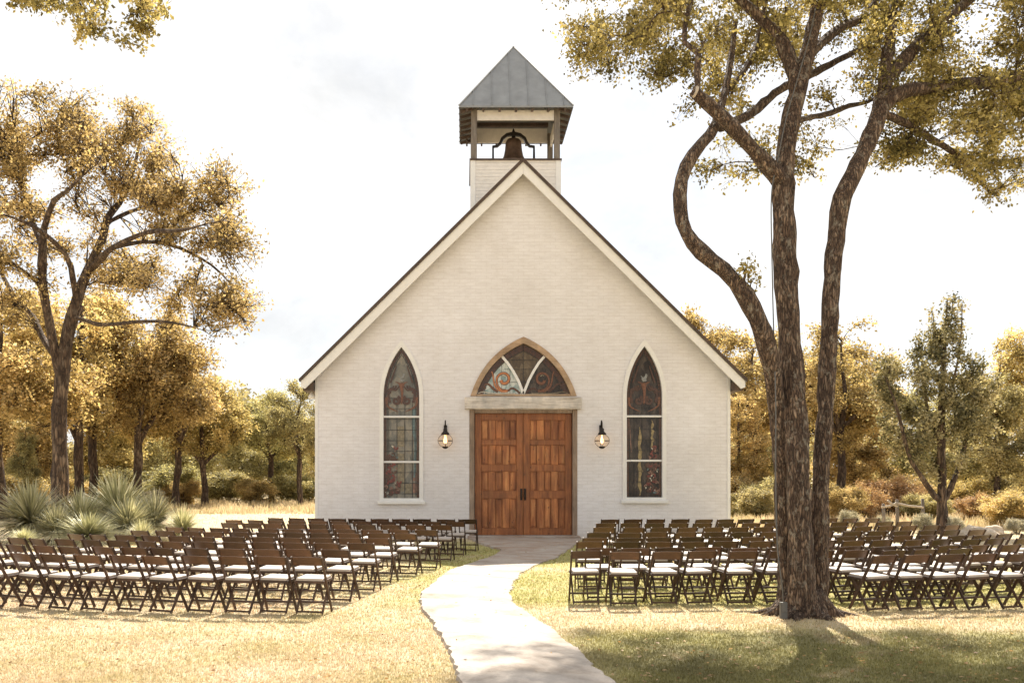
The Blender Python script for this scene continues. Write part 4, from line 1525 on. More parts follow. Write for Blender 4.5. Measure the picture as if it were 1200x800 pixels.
# yucca side: inner foot pixel of each row, number of chairs
LROWS = [((390, 719), 13), ((421, 704), 14), ((448, 692), 14), ((468, 682), 12), ((495, 673), 11), ((518, 666), 11), ((534, 656.5), 10), ((548, 650.5), 11), ((562, 645.5), 10)]
for ri, ((px_, py_), cnt) in enumerate(LROWS):
    e = G(px_, py_)
    x, y = e.x - 0.27, e.y + 0.04
    a = R(2.5)
    for k in range(cnt):
        lab = 'brown folding chair %s from the path in the %s row from the front, yucca side' % (ORD[k], ORD[ri])
        put_chair(x + rnd.uniform(-0.02, 0.02), y + rnd.uniform(-0.06, 0.06), -a - R(10 + 0.3 * k - 0.6 * ri + rnd.uniform(-6, 6)), lab, 'folding chairs on the yucca side of the path')
        pitch = rnd.uniform(0.485, 0.525) + 0.004 * ri
        x -= pitch * math.cos(a)
        y += pitch * math.sin(a)
        a += R(1.6)
# oak side
RROWS = [((669, 709), 11), ((684, 702), 15), ((677, 690), 16), ((682, 682), 16), ((687, 672), 15), ((696, 662), 15), ((698, 653.5), 14), ((705, 646), 13)]
for ri, ((px_, py_), cnt) in enumerate(RROWS):
    e = G(px_, py_)
    x, y = e.x + 0.22, e.y + 0.13
    a = R(0)
    for k in range(cnt):
        if ri == 0 and 5 <= k <= 5:
            pass
        lab = 'brown folding chair %s from the path in the %s row from the front, oak side' % (ORD[k], ORD[ri])
        put_chair(x + rnd.uniform(-0.02, 0.02), y + rnd.uniform(-0.07, 0.07), a + R(min(11, 1.9 * k) + rnd.uniform(-3.5, 3.5)), lab, 'folding chairs on the oak side of the path')
        pitch = rnd.uniform(0.535, 0.60) if ri == 0 else rnd.uniform(0.515, 0.565)
        x += pitch * math.cos(a)
        y += pitch * math.sin(a)
        a += R(1.1)
e = G(1012, 717)
x, y, a = e.x + 0.18, e.y + 0.2, R(9)
for k in range(7):
    lab = 'brown folding chair %s from the trunk in the short row in front of the others' % ORD[k]
    put_chair(x, y + rnd.uniform(-0.03, 0.03), a + R(11 + rnd.uniform(-3.5, 3.5)), lab, 'folding chairs in the short row beside the oak trunk')
    x += 0.50 * math.cos(a)
    y += 0.50 * math.sin(a) * 0.5
    a += R(1.0)

# ------------------------------------------------------------------ foreground oak
D0 = 13.3
oak = empty('oak_tree', (P(945, 0, D0).x, D0, 0))
tag(oak, 'large three stemmed oak with a crooked limb rising from the chairs', 'tree')


def pts(rows):
    """rows: (px, py, depth, radius in px)"""
    out = []
    for a, b_, d_, r_ in rows:
        q = P(a, b_, d_)
        out.append((q.x, q.y, q.z, r_ * d_ / F))
    return out


T = Tree(21, 0.16)
T.limb(pts([(942, 731, 13.25, 23.45), (941, 716, 13.2, 18.49), (940, 690, 13.15, 15.34), (938, 640, 13.15, 13.99), (935, 560, 13.15, 13.53), (930, 470, 13.25, 14.55), (925, 400, 13.3, 13.35), (921, 320, 13.35, 12.90), (918, 260, 13.4, 12.46), (919, 205, 13.45, 12.02), (925, 150, 13.6, 10.68), (937, 100, 13.8, 9.35), (948, 55, 14.0, 8.46), (958, 10, 14.3, 7.57), (968, -60, 14.8, 6.23), (985, -150, 15.4, 4.45)]), False)
T.limb(pts([(923, 728, 13.42, 16.06), (922, 700, 13.4, 10.71), (920, 640, 13.4, 9.99), (917, 560, 13.35, 9.99), (911, 490, 13.25, 9.49), (905, 435, 13.1, 11.01), (893, 388, 12.95, 11.01), (874, 346, 12.9, 10.49), (848, 317, 12.85, 9.12), (822, 296, 12.8, 8.80), (804, 272, 12.8, 8.48), (797, 245, 12.85, 8.00), (799, 210, 12.9, 7.68), (812, 182, 13.0, 7.04), (832, 158, 13.1, 6.08), (840, 142, 13.3, 5.60), (850, 105, 13.7, 4.00), (857, 65, 14.1, 3.36), (862, 25, 14.5, 2.56)]), False)
T.limb(pts([(960, 728, 13.45, 17.13), (959, 700, 13.42, 11.72), (960, 640, 13.42, 10.64), (962, 560, 13.42, 10.28), (967, 480, 13.45, 9.13), (971, 400, 13.5, 9.92), (975, 330, 13.5, 9.92), (981, 270, 13.6, 10.09), (986, 232, 13.6, 10.96), (1000, 205, 13.7, 10.09), (1016, 170, 13.9, 9.57), (1031, 130, 14.1, 9.57), (1037, 90, 14.3, 7.83), (1043, 45, 14.7, 6.61), (1050, -10, 15.1, 5.22), (1065, -90, 15.6, 3.48)]), False)
ends1 = []
for L_ in (
    [(918, 214, 13.4, 10.32), (898, 192, 13.25, 9.46), (872, 165, 13.1, 8.60), (846, 138, 13.0, 7.74), (826, 118, 12.95, 7.31), (815, 108, 12.9, 6.88)],
    [(818, 111, 12.9, 4.5), (816, 85, 13.0, 4), (818, 62, 13.1, 3.5), (803, 50, 13.2, 3.2), (808, 10, 13.5, 3), (815, -30, 13.8, 2)],
    [(934, 112, 13.7, 9), (930, 80, 13.9, 8.5), (922, 58, 14.0, 8), (900, 30, 14.2, 7), (868, 0, 14.4, 6), (830, -30, 14.6, 4)],
    [(838, 150, 13.3, 6), (862, 144, 13.7, 5.5), (895, 120, 14.2, 5), (928, 98, 14.7, 4.5), (965, 80, 15.2, 4), (1000, 62, 15.7, 3)],
    [(848, 112, 13.7, 4), (870, 85, 14.3, 3.5), (885, 55, 14.8, 2.8), (895, 15, 15.3, 2)],
    [(1033, 122, 14.1, 9), (1062, 106, 14.2, 8), (1105, 101, 14.4, 7), (1160, 96, 14.7, 6), (1225, 84, 15.2, 5), (1290, 70, 15.7, 3)],
    [(1037, 95, 14.3, 8), (1062, 68, 14.6, 7.5), (1090, 38, 15.0, 7), (1122, 12, 15.5, 6), (1170, -30, 16.0, 4)],
    [(1030, 132, 14.1, 5), (1062, 145, 14.5, 4.5), (1095, 165, 15.0, 4), (1125, 185, 15.4, 3), (1150, 215, 15.6, 2)],
    [(945, 68, 14.0, 6), (975, 40, 14.6, 5.5), (1010, 20, 15.2, 4.5), (1040, -15, 15.7, 3)],
    [(926, 145, 13.6, 4), (950, 138, 14.2, 3.5), (985, 128, 14.9, 3), (1015, 120, 15.6, 2)],
    [(868, 340, 12.9, 2.2), (872, 328, 12.85, 1.6), (874, 316, 12.8, 1.0)],
):
    if L_[-1][3] > 1.2 and L_[0][:2] != (918, 214):
        dxy = (L_[-1][0] - L_[-2][0], L_[-1][1] - L_[-2][1])
        L_ = L_ + [(L_[-1][0] + dxy[0] * 0.6, L_[-1][1] + dxy[1] * 0.6 - 4, L_[-1][2] + 0.3, 0.6)]
        ends1.append(P(*L_[-1][:3]))
    T.limb(pts(L_), True, 0.012)
rg = np.random.default_rng(77)
cl = []


def pxcl(x0, x1, y0, y1, d0, d1, n_, s0=0.28, s1=0.52, wgt=1.0):
    for _ in range(n_):
        for _try in range(20):
            a, b_, dd = rg.uniform(x0, x1), rg.uniform(y0, y1), rg.uniform(d0, d1)
            q = P(a, b_, dd)
            if q.y - 0.80 * q.z < 12.2: break
        s_ = rg.uniform(s0, s1)
        cl.append((q.x, q.y, q.z, s_, s_, s_ * 0.62, wgt * (s_ / 0.48) ** 2))


pxcl(672, 760, 5, 80, 13.5, 16.5, 15)
pxcl(690, 770, 40, 100, 13.5, 16, 6, 0.25, 0.45)
pxcl(740, 880, -10, 70, 13, 17, 15)
pxcl(790, 870, 70, 120, 13.5, 16.5, 7, 0.25, 0.45)
pxcl(800, 1000, 105, 215, 14, 17.5, 20, 0.22, 0.42)
pxcl(860, 960, 160, 210, 14.5, 17, 5, 0.25, 0.4)
pxcl(870, 1040, -10, 90, 14, 17.5, 20)
pxcl(1000, 1210, -10, 110, 14, 18, 44)
pxcl(1040, 1110, 100, 195, 14, 17.5, 16)
pxcl(1100, 1240, 90, 205, 14, 17.5, 34)
pxcl(1140, 1210, 185, 225, 14.5, 16.5, 7, 0.25, 0.4)
pxcl(990, 1060, 150, 200, 14.5, 16.5, 5, 0.22, 0.38)
pxcl(640, 1320, -260, -10, 12.0, 17.5, 95, 0.5, 0.85, 0.8)       # the crown above the frame
pxcl(700, 1300, -420, -200, 11, 16, 45, 0.6, 1.0, 0.7)
pxcl(1210, 1420, -60, 180, 12, 17, 30, 0.5, 0.8)
pxcl(640, 1330, -190, -15, 17.5, 20.8, 75, 0.6, 0.95, 0.9)  # unseen clumps added at the back of the crown for lawn shade
for _ in range(108):                                       # leaf clumps added to the crown to throw shade on the lawn
    for _try in range(30):
        gx_, gy_, z_ = rg.uniform(1.0, 8.8), rg.uniform(8.2, 12.1), rg.uniform(6.5, 11.5)
        X_, Y_ = gx_ + z_ * 0.81 * 0.156, gy_ + z_ * 0.81 * 0.988
        pxx, pyy = CX + X_ * F / Y_, HY - (z_ - HC) * F / Y_
        if pyy < 85 and pxx > 668 or (pxx > 1020 and pyy < 190): break
    s_ = rg.uniform(0.32, 0.66)
    cl.append((X_, Y_, z_, s_, s_, s_ * 0.55, 1.35 * (s_ / 0.5) ** 2))
for e_ in ends1: cl.append((e_.x, e_.y, e_.z, 0.4, 0.4, 0.28, 0.7))
q = P(874, 314, 12.8)
T.reach(cl, up=0.35, wob=0.13, pathw=0.18, lo=4.6)
for _ in range(3):
    T.tips.append((len(T.pos) - 1, (q.x + rg.uniform(-0.1, 0.1), q.y, q.z + rg.uniform(-0.08, 0.08), 0.13, 0.13, 0.13, 0.28)))
# hook the sprig to the crooked limb
Pn = np.array(T.pos)
ns = int(np.argmin(np.linalg.norm(Pn - np.array(q), axis=1)))
T.tips = [((ns, c_) if c_[3] == 0.13 else (n_, c_)) for n_, c_ in T.tips]
tr, cr_ = build_tree('oak', T, oak, M['bark'], M['leaf_fg'], tip=0.009, e=2.2, cap=0.075, fol=dict(twigs=14, per=19, L=0.060, spread=0.055, twig_r=0.005, droop=0.08), nmax=22)
q = P(814.5, 107.5, 12.88)
bm = bmesh.new()
add_tube(bm, [(q.x + 0.012, q.y - 0.005, q.z + 0.012 - 0.02), (q.x - 0.012, q.y - 0.01, q.z + 0.0)], [0.078, 0.072], 14)
finish(bm, 'sawn_end', M['cut'], oak, False)
# surface roots
bm = bmesh.new()
rr_ = random.Random(6)
for k in range(13):
    ang = k * 0.483 + rr_.uniform(-0.15, 0.15)
    ln_, r0 = rr_.uniform(0.28, 0.55), rr_.uniform(0.085, 0.13)
    b0_ = Vector((oak.location.x - 0.03, D0 + 0.02, 0))
    dvec = Vector((math.cos(ang), math.sin(ang) * 0.8, 0))
    sdv = Vector((-dvec.y, dvec.x, 0)) * rr_.uniform(-0.12, 0.12)
    add_tube(bm, [b0_ + dvec * 0.16 + Vector((0, 0, 0.34)), b0_ + dvec * 0.235 + Vector((0, 0, 0.17)), b0_ + dvec * 0.33 + Vector((0, 0, 0.07)), b0_ + dvec * 0.42 + sdv * 0.6 + Vector((0, 0, 0.025)), b0_ + dvec * (0.25 + ln_) + sdv + Vector((0, 0, -0.02))], [r0 * 0.75, r0, r0 * 0.85, r0 * 0.6, 0.02], 9)
finish(bm, 'root', M['bark'], oak, True)
# grey cable running up the middle stem
cb = bpy.data.curves.new('cable', 'CURVE')
bm = bmesh.new()
cp = [P(a, b_, d_) for a, b_, d_ in ((918, 716, 13.0), (917, 690, 12.84), (911, 640, 12.84), (909, 560, 12.86), (909, 470, 12.88), (907, 400, 13.1), (905, 320, 13.12), (904, 230, 13.2), (911, 190, 13.28), (921, 140, 13.42), (934, 95, 13.64), (947, 50, 13.86), (956, 10, 14.15))]
cs = catmull([tuple(q) for q in cp], 0.12)
add_tube(bm, [tuple(q) for q in cs], 0.008, 6)
ob = finish(bm, 'cable', M['cable'], None, True)
tag(ob, 'thin grey cable clipped up the middle stem of the large oak', 'cable')
bm = bmesh.new()
q = P(918, 703, 12.82)
add_box(bm, q.x - 0.045, q.x + 0.045, q.y - 0.03, q.y + 0.03, 0.03, 0.24)
add_box(bm, q.x - 0.03, q.x + 0.03, q.y - 0.045, q.y - 0.03, 0.12, 0.24)
tag(finish(bm, 'outlet_box', M['cable'], None, bev=0.005), 'small grey outlet box at the foot of the large oak', 'outlet box')

# ------------------------------------------------------------------ big oak behind the yuccas
D1 = 36.0
ends2 = []


def thin(rows): return pts([(a, b_, d_, r_ * 0.78) for a, b_, d_, r_ in rows])


oak2 = empty('oak_tree', (P(71, 0, D1).x, D1, 0))
tag(oak2, 'tall golden oak with spreading bare limbs behind the yuccas', 'tree')
T = Tree(5, 0.4)
T.limb(thin([(72, 622, 36, 22), (71, 600, 36, 14), (70, 540, 36, 11.5), (70, 480, 36, 10.5), (74, 430, 36, 10), (80, 390, 36, 9.5), (90, 355, 36, 8.5), (101, 320, 36, 7.5), (112, 298, 36, 6.5), (121, 278, 36.3, 5.8), (125, 256, 36.8, 5.0), (140, 238, 37.5, 4), (155, 205, 38.5, 3), (165, 160, 39, 2)]), False)
for L_ in (
    [(72, 440, 36, 8), (62, 405, 35.8, 7), (54, 360, 35.5, 6.5), (51, 310, 35, 6), (50, 270, 34.6, 5), (62, 238, 34.2, 4), (80, 225, 33.8, 3), (105, 195, 33, 2)],
    [(51, 300, 35, 4.5), (40, 270, 35.5, 4), (32, 230, 36.5, 3.2), (20, 190, 37, 2.2)],
    [(90, 350, 36, 5), (84, 325, 35.4, 4.6), (74, 296, 34.8, 4), (54, 276, 34, 3.4), (30, 262, 33, 2.6), (0, 250, 32, 2)],
    [(103, 318, 36, 5.5), (118, 303, 35.4, 5), (133, 290, 34.8, 4.4), (162, 276, 34, 3.6), (200, 270, 33, 2.8), (250, 262, 32, 2)],
    [(133, 290, 34.8, 3.5), (165, 285, 35.6, 3), (210, 288, 36.5, 2.6), (250, 312, 37, 2), (278, 345, 37.4, 1.4)],
    [(85, 372, 36, 3.6), (115, 378, 35, 3.2), (155, 378, 34, 2.8), (198, 380, 33.4, 2.2), (240, 385, 33, 1.5)],
    [(68, 425, 36, 4.5), (45, 385, 37, 4), (22, 350, 38, 3.4), (-10, 310, 39, 2.8), (-50, 290, 40, 2)],
    [(52, 340, 35.4, 3.6), (30, 320, 35, 3.2), (5, 300, 34.4, 2.8), (-30, 290, 34, 2)],
    [(124, 262, 36.6, 3.4), (150, 250, 37.5, 3), (190, 235, 38.6, 2.5), (230, 225, 39.5, 1.8)],
):
    L_ = L_[:-1] + [(*L_[-1][:3], L_[-1][3] * 0.45)]
    T.limb(thin(L_), True, 0.07)
    dxy = (L_[-1][0] - L_[-2][0], L_[-1][1] - L_[-2][1])
    ends2.append(P(L_[-1][0] + dxy[0] * 0.35, L_[-1][1] + dxy[1] * 0.35, L_[-1][2]))
k = D1 / F
rg = np.random.default_rng(15)
ells = []
for ex, ey, erx, ery, dd, n_ in ((40, 165, 80, 62, 36, 34), (140, 175, 80, 62, 36.5, 36), (215, 235, 70, 55, 36, 32), (262, 295, 38, 45, 35.5, 14), (255, 360, 42, 22, 34.5, 11), (-40, 200, 70, 80, 36, 26), (60, 270, 80, 45, 37, 16), (130, 300, 90, 40, 38, 14), (-20, 330, 70, 40, 35, 10), (170, 340, 60, 30, 36, 9)):
    q = P(ex, ey, dd)
    ells.append((q.x, dd, q.z, erx * k, erx * k * 0.85, ery * k, n_))
ells = [(*e_[:6], int(e_[6] * 1.1)) for e_ in ells]
cl = ell_clumps(rg, ells, (0.55, 1.1), 0.8, 0.10)
for e_ in ends2: cl.append((e_[0], e_[1], e_[2], 0.8, 0.8, 0.55, 1.0))
T.reach(cl, up=0.4, wob=0.14, pathw=0.18, lo=6.5)
build_tree('oak2', T, oak2, M['bark_far'], M['leaf_gold'], tip=0.018, e=2.25, cap=0.16, fol=dict(twigs=14, per=17, L=0.118, spread=0.13, twig_r=0.017, droop=0.10), nmax=14)

# tree out of frame whose spray hangs into the sky corner
d_ = 12.0
tr3 = empty('oak_tree', (P(-430, 0, d_).x, d_, 0))
tag(tr3, 'leafy oak spray hanging into the sky above the tall golden oak', 'tree')
T = Tree(8, 0.3)
bx_ = tr3.location.x
T.limb([(bx_, d_, -0.1, 0.32), (bx_ + 0.1, d_, 2.5, 0.24), (bx_ + 0.3, d_, 5.0, 0.2), (bx_ + 0.2, d_, 7.5, 0.15), (bx_ - 0.3, d_, 9.5, 0.08)], False)
T.limb([(bx_ + 0.3, d_, 5.2, 0.12), (bx_ + 1.5, d_, 6.9, 0.10), (bx_ + 3.0, d_ + 0.2, 7.9, 0.08), (bx_ + 4.6, d_, 8.1, 0.05), (bx_ + 6.0, d_, 8.0, 0.03)], True)
rg = np.random.default_rng(4)
cl = []
pxcl(-10, 60, -22, 6, 11.3, 12.7, 12, 0.16, 0.28)
pxcl(20, 110, -25, 14, 11.3, 12.7, 14, 0.16, 0.30)
pxcl(80, 192, -25, 30, 11.3, 12.7, 24, 0.16, 0.30)
pxcl(88, 180, 25, 44, 11.6, 12.4, 8, 0.09, 0.17)
pxcl(90, 100, 44, 52, 11.6, 12.4, 1, 0.08, 0.1)
pxcl(160, 170, 46, 56, 11.6, 12.4, 1, 0.08, 0.1)
pxcl(-400, 100, -250, -60, 10.5, 13.5, 45, 0.5, 0.8)
T.reach(cl, up=0.3, wob=0.12, pathw=0.15, lo=5.0)
build_tree('oak3', T, tr3, M['bark_far'], M['leaf_fg'], tip=0.006, e=2.2, fol=dict(twigs=11, per=20, L=0.060, spread=0.04, twig_r=0.004, droop=0.05))

# ------------------------------------------------------------------ wood behind: prototypes about 10 m tall
def proto(seed, kind, leafm, bark):
    rg = np.random.default_rng(seed)
    root = empty('woodland_tree')
    T = Tree(seed, 0.4)
    if kind == 'round':
        h1 = rg.uniform(2.6, 3.6)
        T.limb([(0, 0, -0.2, 0.30), (0.05, 0, 0.8, 0.21), (0.1, 0.05, h1, 0.18), (0.1 + rg.uniform(-0.4, 0.4), rg.uniform(-0.3, 0.3), 6.5, 0.10), (rg.uniform(-0.5, 0.5), 0, 8.6, 0.04)], False, 0.05)
        for _ in range(4):
            a = rg.uniform(0, 6.28)
            T.limb([(0.1, 0.05, h1 + rg.uniform(-0.3, 0.8), 0.11), (1.0 * math.cos(a), 1.0 * math.sin(a), h1 + 1.6, 0.09), (2.1 * math.cos(a), 2.1 * math.sin(a), h1 + 3.0, 0.06)], True, 0.05)
        ells = [(0, 0, 6.6, 2.6, 2.6, 3.2, 46)]
        for _ in range(5):
            a = rg.uniform(0, 6.28)
            ells.append((1.9 * math.cos(a), 1.9 * math.sin(a), rg.uniform(4.3, 7.6), 1.5, 1.5, 1.3, 14))
        cl = ell_clumps(rg, ells, (0.55, 1.05), 0.75, 0.3)
        lo = 2.2
    elif kind == 'shaggy':                                    # foliage to the ground
        T.limb([(0, 0, -0.2, 0.22), (0, 0, 1.5, 0.16), (0.2, 0, 4.5, 0.12), (0, 0.2, 8.8, 0.04)], False, 0.06)
        ells = [(0, 0, 5.4, 2.0, 2.0, 4.4, 66), (0.9, 0.3, 3.4, 1.6, 1.6, 2.0, 18), (-0.9, -0.4, 2.9, 1.5, 1.5, 1.9, 18)]
        cl = ell_clumps(rg, ells, (0.5, 0.95), 0.8, 0.3)
        lo = 0.5
    else:                                                     # 'wispy': thin airy top
        T.limb([(0, 0, -0.2, 0.22), (0.1, 0, 2.0, 0.16), (-0.1, 0.1, 5.5, 0.10), (0.1, 0, 9.6, 0.03)], False, 0.06)
        ells = [(0, 0, 4.6, 2.3, 2.3, 2.6, 42), (0, 0, 7.4, 1.3, 1.3, 2.3, 22), (1.2, 0, 4.2, 1.6, 1.6, 1.4, 12), (-1.3, 0.4, 5.0, 1.4, 1.4, 1.3, 12)]
        cl = ell_clumps(rg, ells, (0.45, 0.85), 0.75, 0.3)
        lo = 1.0
    T.reach(cl, up=0.4, wob=0.14, pathw=0.2, lo=lo)
    build_tree('p', T, root, bark, leafm, tip=0.016, e=2.25, cap=0.1, fol=dict(twigs=14, per=20, L=0.14, spread=0.13, twig_r=0.011, droop=0.08), nmax=10)
    return root


PR_ = {
    'gold_round': proto(101, 'round', M['leaf_gold'], M['bark_far']),
    'gold_round_b': proto(102, 'round', M['leaf_gold'], M['bark_far']),
    'gold_shaggy': proto(103, 'shaggy', M['leaf_gold'], M['bark_far']),
    'olive_round': proto(104, 'round', M['leaf_olive'], M['bark_far']),
    'olive_shaggy': proto(105, 'shaggy', M['leaf_olive'], M['bark_far']),
    'olive_wispy': proto(106, 'wispy', M['leaf_olive'], M['bark_far']),
}
taken = set()
rnd = random.Random(12)


def plant(kind, px_, d_, topy, label, wide=1.0, group=None, cat='tree', name=None, base=10.0):
    src = PR_[kind]
    if kind in taken:
        o = src.copy()
        C.objects.link(o)
        for ch in list(src.children):
            c_ = ch.copy()
            C.objects.link(c_)
            c_.parent = o
    else:
        o = src
        taken.add(kind)
    if name: o.name = name
    x = (px_ - CX) * d_ / F
    hgt = HC - (topy - HY) * d_ / F
    s_ = hgt / base
    o.location = (x, d_, 0)
    o.scale = (s_ * wide, s_ * wide, s_)
    o.rotation_euler = (0, 0, rnd.uniform(0, 6.28))
    tag(o, label, cat, group)
    return o


LW = 'trees of the wood beyond the yuccas'
plant('gold_round', 2, 40, 318, 'golden tree whose trunk stands beside the outermost yucca', 1.05, LW)
plant('gold_round_b', 94, 47, 312, 'golden tree with straight trunk just behind the tall oak', 1.0, LW)
plant('gold_round', 110, 51, 330, 'golden tree with leaning trunk second behind the tall oak', 0.95, LW)
plant('gold_round_b', 160, 50, 330, 'golden tree with dense rounded crown behind the last yuccas', 1.0, LW)
plant('gold_round', 206, 55, 392, 'golden tree stepping down beside the dense rounded crown', 1.0, LW)
plant('gold_round_b', 240, 57, 430, 'low golden tree at the end of the yellow row', 1.15, LW)
plant('gold_shaggy', 40, 58, 400, 'shaggy golden tree filling the gap left of the tall oak trunk', 1.2, LW)
plant('gold_shaggy', 128, 62, 410, 'shaggy golden tree far behind the straight trunks', 1.2, LW)
plant('olive_round', 318, 62, 452, 'grey green tree standing between the gap and the chapel', 1.2, LW)
plant('olive_round', 352, 58, 440, 'taller grey green tree close to the chapel corner', 1.0, LW)
plant('olive_shaggy', 285, 72, 476, 'small dim tree in the gap between the yellow and grey green trees', 1.3, LW)
plant('olive_wispy', 388, 66, 450, 'wispy grey tree half hidden by the chapel corner', 1.2, LW)
plant('olive_shaggy', 338, 74, 478, 'dark leafy tree behind the grey green pair', 1.4, LW)
plant('olive_shaggy', 180, 74, 450, 'dark leafy tree seen between the last golden trunks', 1.4, LW)
plant('olive_shaggy', 232, 78, 470, 'dark leafy tree beyond the low golden tree', 1.5, LW)
plant('gold_shaggy', -30, 60, 420, 'shaggy golden tree beyond the outermost yucca', 1.3, LW)
plant('olive_wispy', 30, 44, 488, 'thin young tree with a dark crown behind the first yucca', 0.7, LW)
RW = 'trees of the wood beyond the oak side chairs'
plant('gold_round', 880, 50, 378, 'golden tree rising directly behind the chapel eave', 1.1, RW)
plant('gold_round_b', 935, 56, 372, 'golden tree seen between the stems of the large oak', 1.15, RW)
plant('gold_round', 985, 47, 366, 'tall golden tree behind the straight stem of the large oak', 1.0, RW)
plant('gold_shaggy', 868, 46, 452, 'shaggy golden tree touching the chapel wall in view', 1.1, RW)
plant('gold_shaggy', 1000, 56, 440, 'shaggy golden tree low behind the large oak', 1.3, RW)
plant('olive_wispy', 1168, 42, 420, 'thin grey tree behind the dark young evergreen', 1.3, RW)
plant('gold_round_b', 1212, 46, 366, 'golden tree at the outer end of the wood', 1.0, RW)
plant('olive_shaggy', 1075, 58, 450, 'olive tree filling the space behind the dark young evergreen', 1.4, RW)
plant('olive_shaggy', 1140, 60, 455, 'olive tree farther back past the dark young evergreen', 1.4, RW)
plant('gold_round', 812, 66, 352, 'golden treetop peeping over the chapel roof slope', 0.9, RW)
plant('olive_shaggy', 915, 66, 450, 'olive tree farthest back behind the chapel eave', 1.4, RW)
plant('gold_shaggy', 1235, 52, 450, 'shaggy golden tree at the outer edge of the wood', 1.3, RW)

# dark young evergreen at the edge of the chairs
dyo = 31.0
yt = empty('evergreen_tree', (P(1105, 0, dyo).x, dyo, 0))
tag(yt, 'dark young evergreen with a pointed airy top and forked trunk', 'tree')
T = Tree(31, 0.3)
T.limb(pts([(1104, 634, 31, 9), (1104, 600, 31, 5.8), (1104, 560, 31, 5), (1103, 500, 31, 4.2), (1105, 440, 31, 3), (1108, 390, 31, 1.8), (1110, 352, 31, 0.8)]), False)
LDR = ([(1103, 590, 31, 4), (1085, 568, 30.8, 3.4), (1070, 540, 30.5, 2.8), (1056, 500, 30.2, 2.2), (1045, 462, 30, 1.2), (1038, 440, 30, 0.5)],
       [(1106, 590, 31, 3.6), (1118, 560, 31.2, 3), (1132, 520, 31.4, 2.4), (1142, 470, 31.6, 1.5), (1152, 430, 31.7, 0.7)],
       [(1104, 520, 31, 2.4), (1088, 480, 31.5, 2), (1080, 430, 31.8, 1.2), (1076, 398, 31.8, 0.6)],
       [(1105, 480, 31, 2), (1118, 440, 30.6, 1.5), (1125, 400, 30.4, 0.9), (1127, 356, 30.4, 0.5)],
       [(1106, 430, 31, 1.6), (1098, 405, 31.3, 1.1), (1092, 365, 31.4, 0.5)],
       [(1108, 390, 31, 1.2), (1116, 372, 31, 0.8), (1117, 350, 31, 0.5)])
for L_ in LDR: T.limb(pts(L_), True, 0.03)
k = dyo / F
rg = np.random.default_rng(9)
ells = []
for ex, ey, erx, ery, n_ in ((1100, 500, 55, 55, 44), (1065, 490, 38, 55, 20), (1140, 490, 30, 55, 18), (1100, 430, 46, 34, 20), (1108, 405, 26, 18, 9), (1046, 458, 26, 40, 18), (1150, 450, 16, 22, 5)):
    q = P(ex, ey, dyo)
    ells.append((q.x, dyo, q.z, erx * k, erx * k, ery * k, n_))
cl = ell_clumps(rg, ells, (0.22, 0.42), 0.9, 0.2)
for x0_, y0_, x1_, y1_ in ((1110, 395, 1110, 350), (1125, 400, 1127, 354), (1097, 405, 1092, 364), (1115, 385, 1117, 350), (1077, 415, 1075, 395)):
    for t_ in np.linspace(0, 1, 5):
        q = P(x0_ + (x1_ - x0_) * t_ + rg.uniform(-2, 2), y0_ + (y1_ - y0_) * t_, 30.9)
        r_ = 0.22 - 0.13 * t_
        cl.append((q.x, q.y, q.z, r_, r_, r_ * 1.2, 0.5 - 0.3 * t_))
T.reach(cl, up=0.4, wob=0.12, pathw=0.2, lo=1.2)
build_tree('yt', T, yt, M['bark_far'], M['leaf_dark'], tip=0.008, e=2.2, cap=0.05, fol=dict(twigs=13, per=13, L=0.105, spread=0.09, twig_r=0.005, droop=0.0), nmax=10)


# shrubs
def shrub_proto(seed, leafm, L=0.14, twigs=14, per=16):
    rg = np.random.default_rng(seed)
    root = empty('shrub')
    T = Tree(seed, 0.2)
    for _ in range(5):
        a = rg.uniform(0, 6.28)
        T.limb([(0.1 * math.cos(a), 0.1 * math.sin(a), -0.05, 0.03), (0.35 * math.cos(a), 0.35 * math.sin(a), 0.6, 0.022), (0.6 * math.cos(a), 0.6 * math.sin(a), 1.3, 0.012)], False)
    cl = ell_clumps(rg, [(0, 0, 0.85, 0.95, 0.95, 0.85, 34), (0.4, 0.2, 1.3, 0.5, 0.5, 0.5, 8), (-0.5, 0, 1.1, 0.45, 0.45, 0.5, 7)], (0.25, 0.45), 0.9, 0.2)
    cl = [c_ for c_ in cl if c_[2] > 0.1]
    T.reach(cl, up=0.2, wob=0.1, pathw=0.1)
    build_tree('s', T, root, M['bark_far'], leafm, tip=0.006, fol=dict(twigs=twigs, per=per, L=L, spread=0.07, twig_r=0.004, droop=0.05))
    return root


PR_['rust'] = shrub_proto(201, M['leaf_rust'], 0.06, 18, 34)
PR_['goldbush'] = shrub_proto(202, M['leaf_gold'], 0.06, 18, 34)
PR_['olivebush'] = shrub_proto(203, M['leaf_olive'], 0.06, 18, 34)
PR_['silver'] = shrub_proto(204, M['leaf_silver'], 0.07, 16, 22)
SB = 'shrubs along the edge of the wood'


def bush(kind, px_, d_, topy, label, wide=1.0):
    plant(kind, px_, d_, topy, label, wide, SB, 'shrub', 'shrub', 1.8)


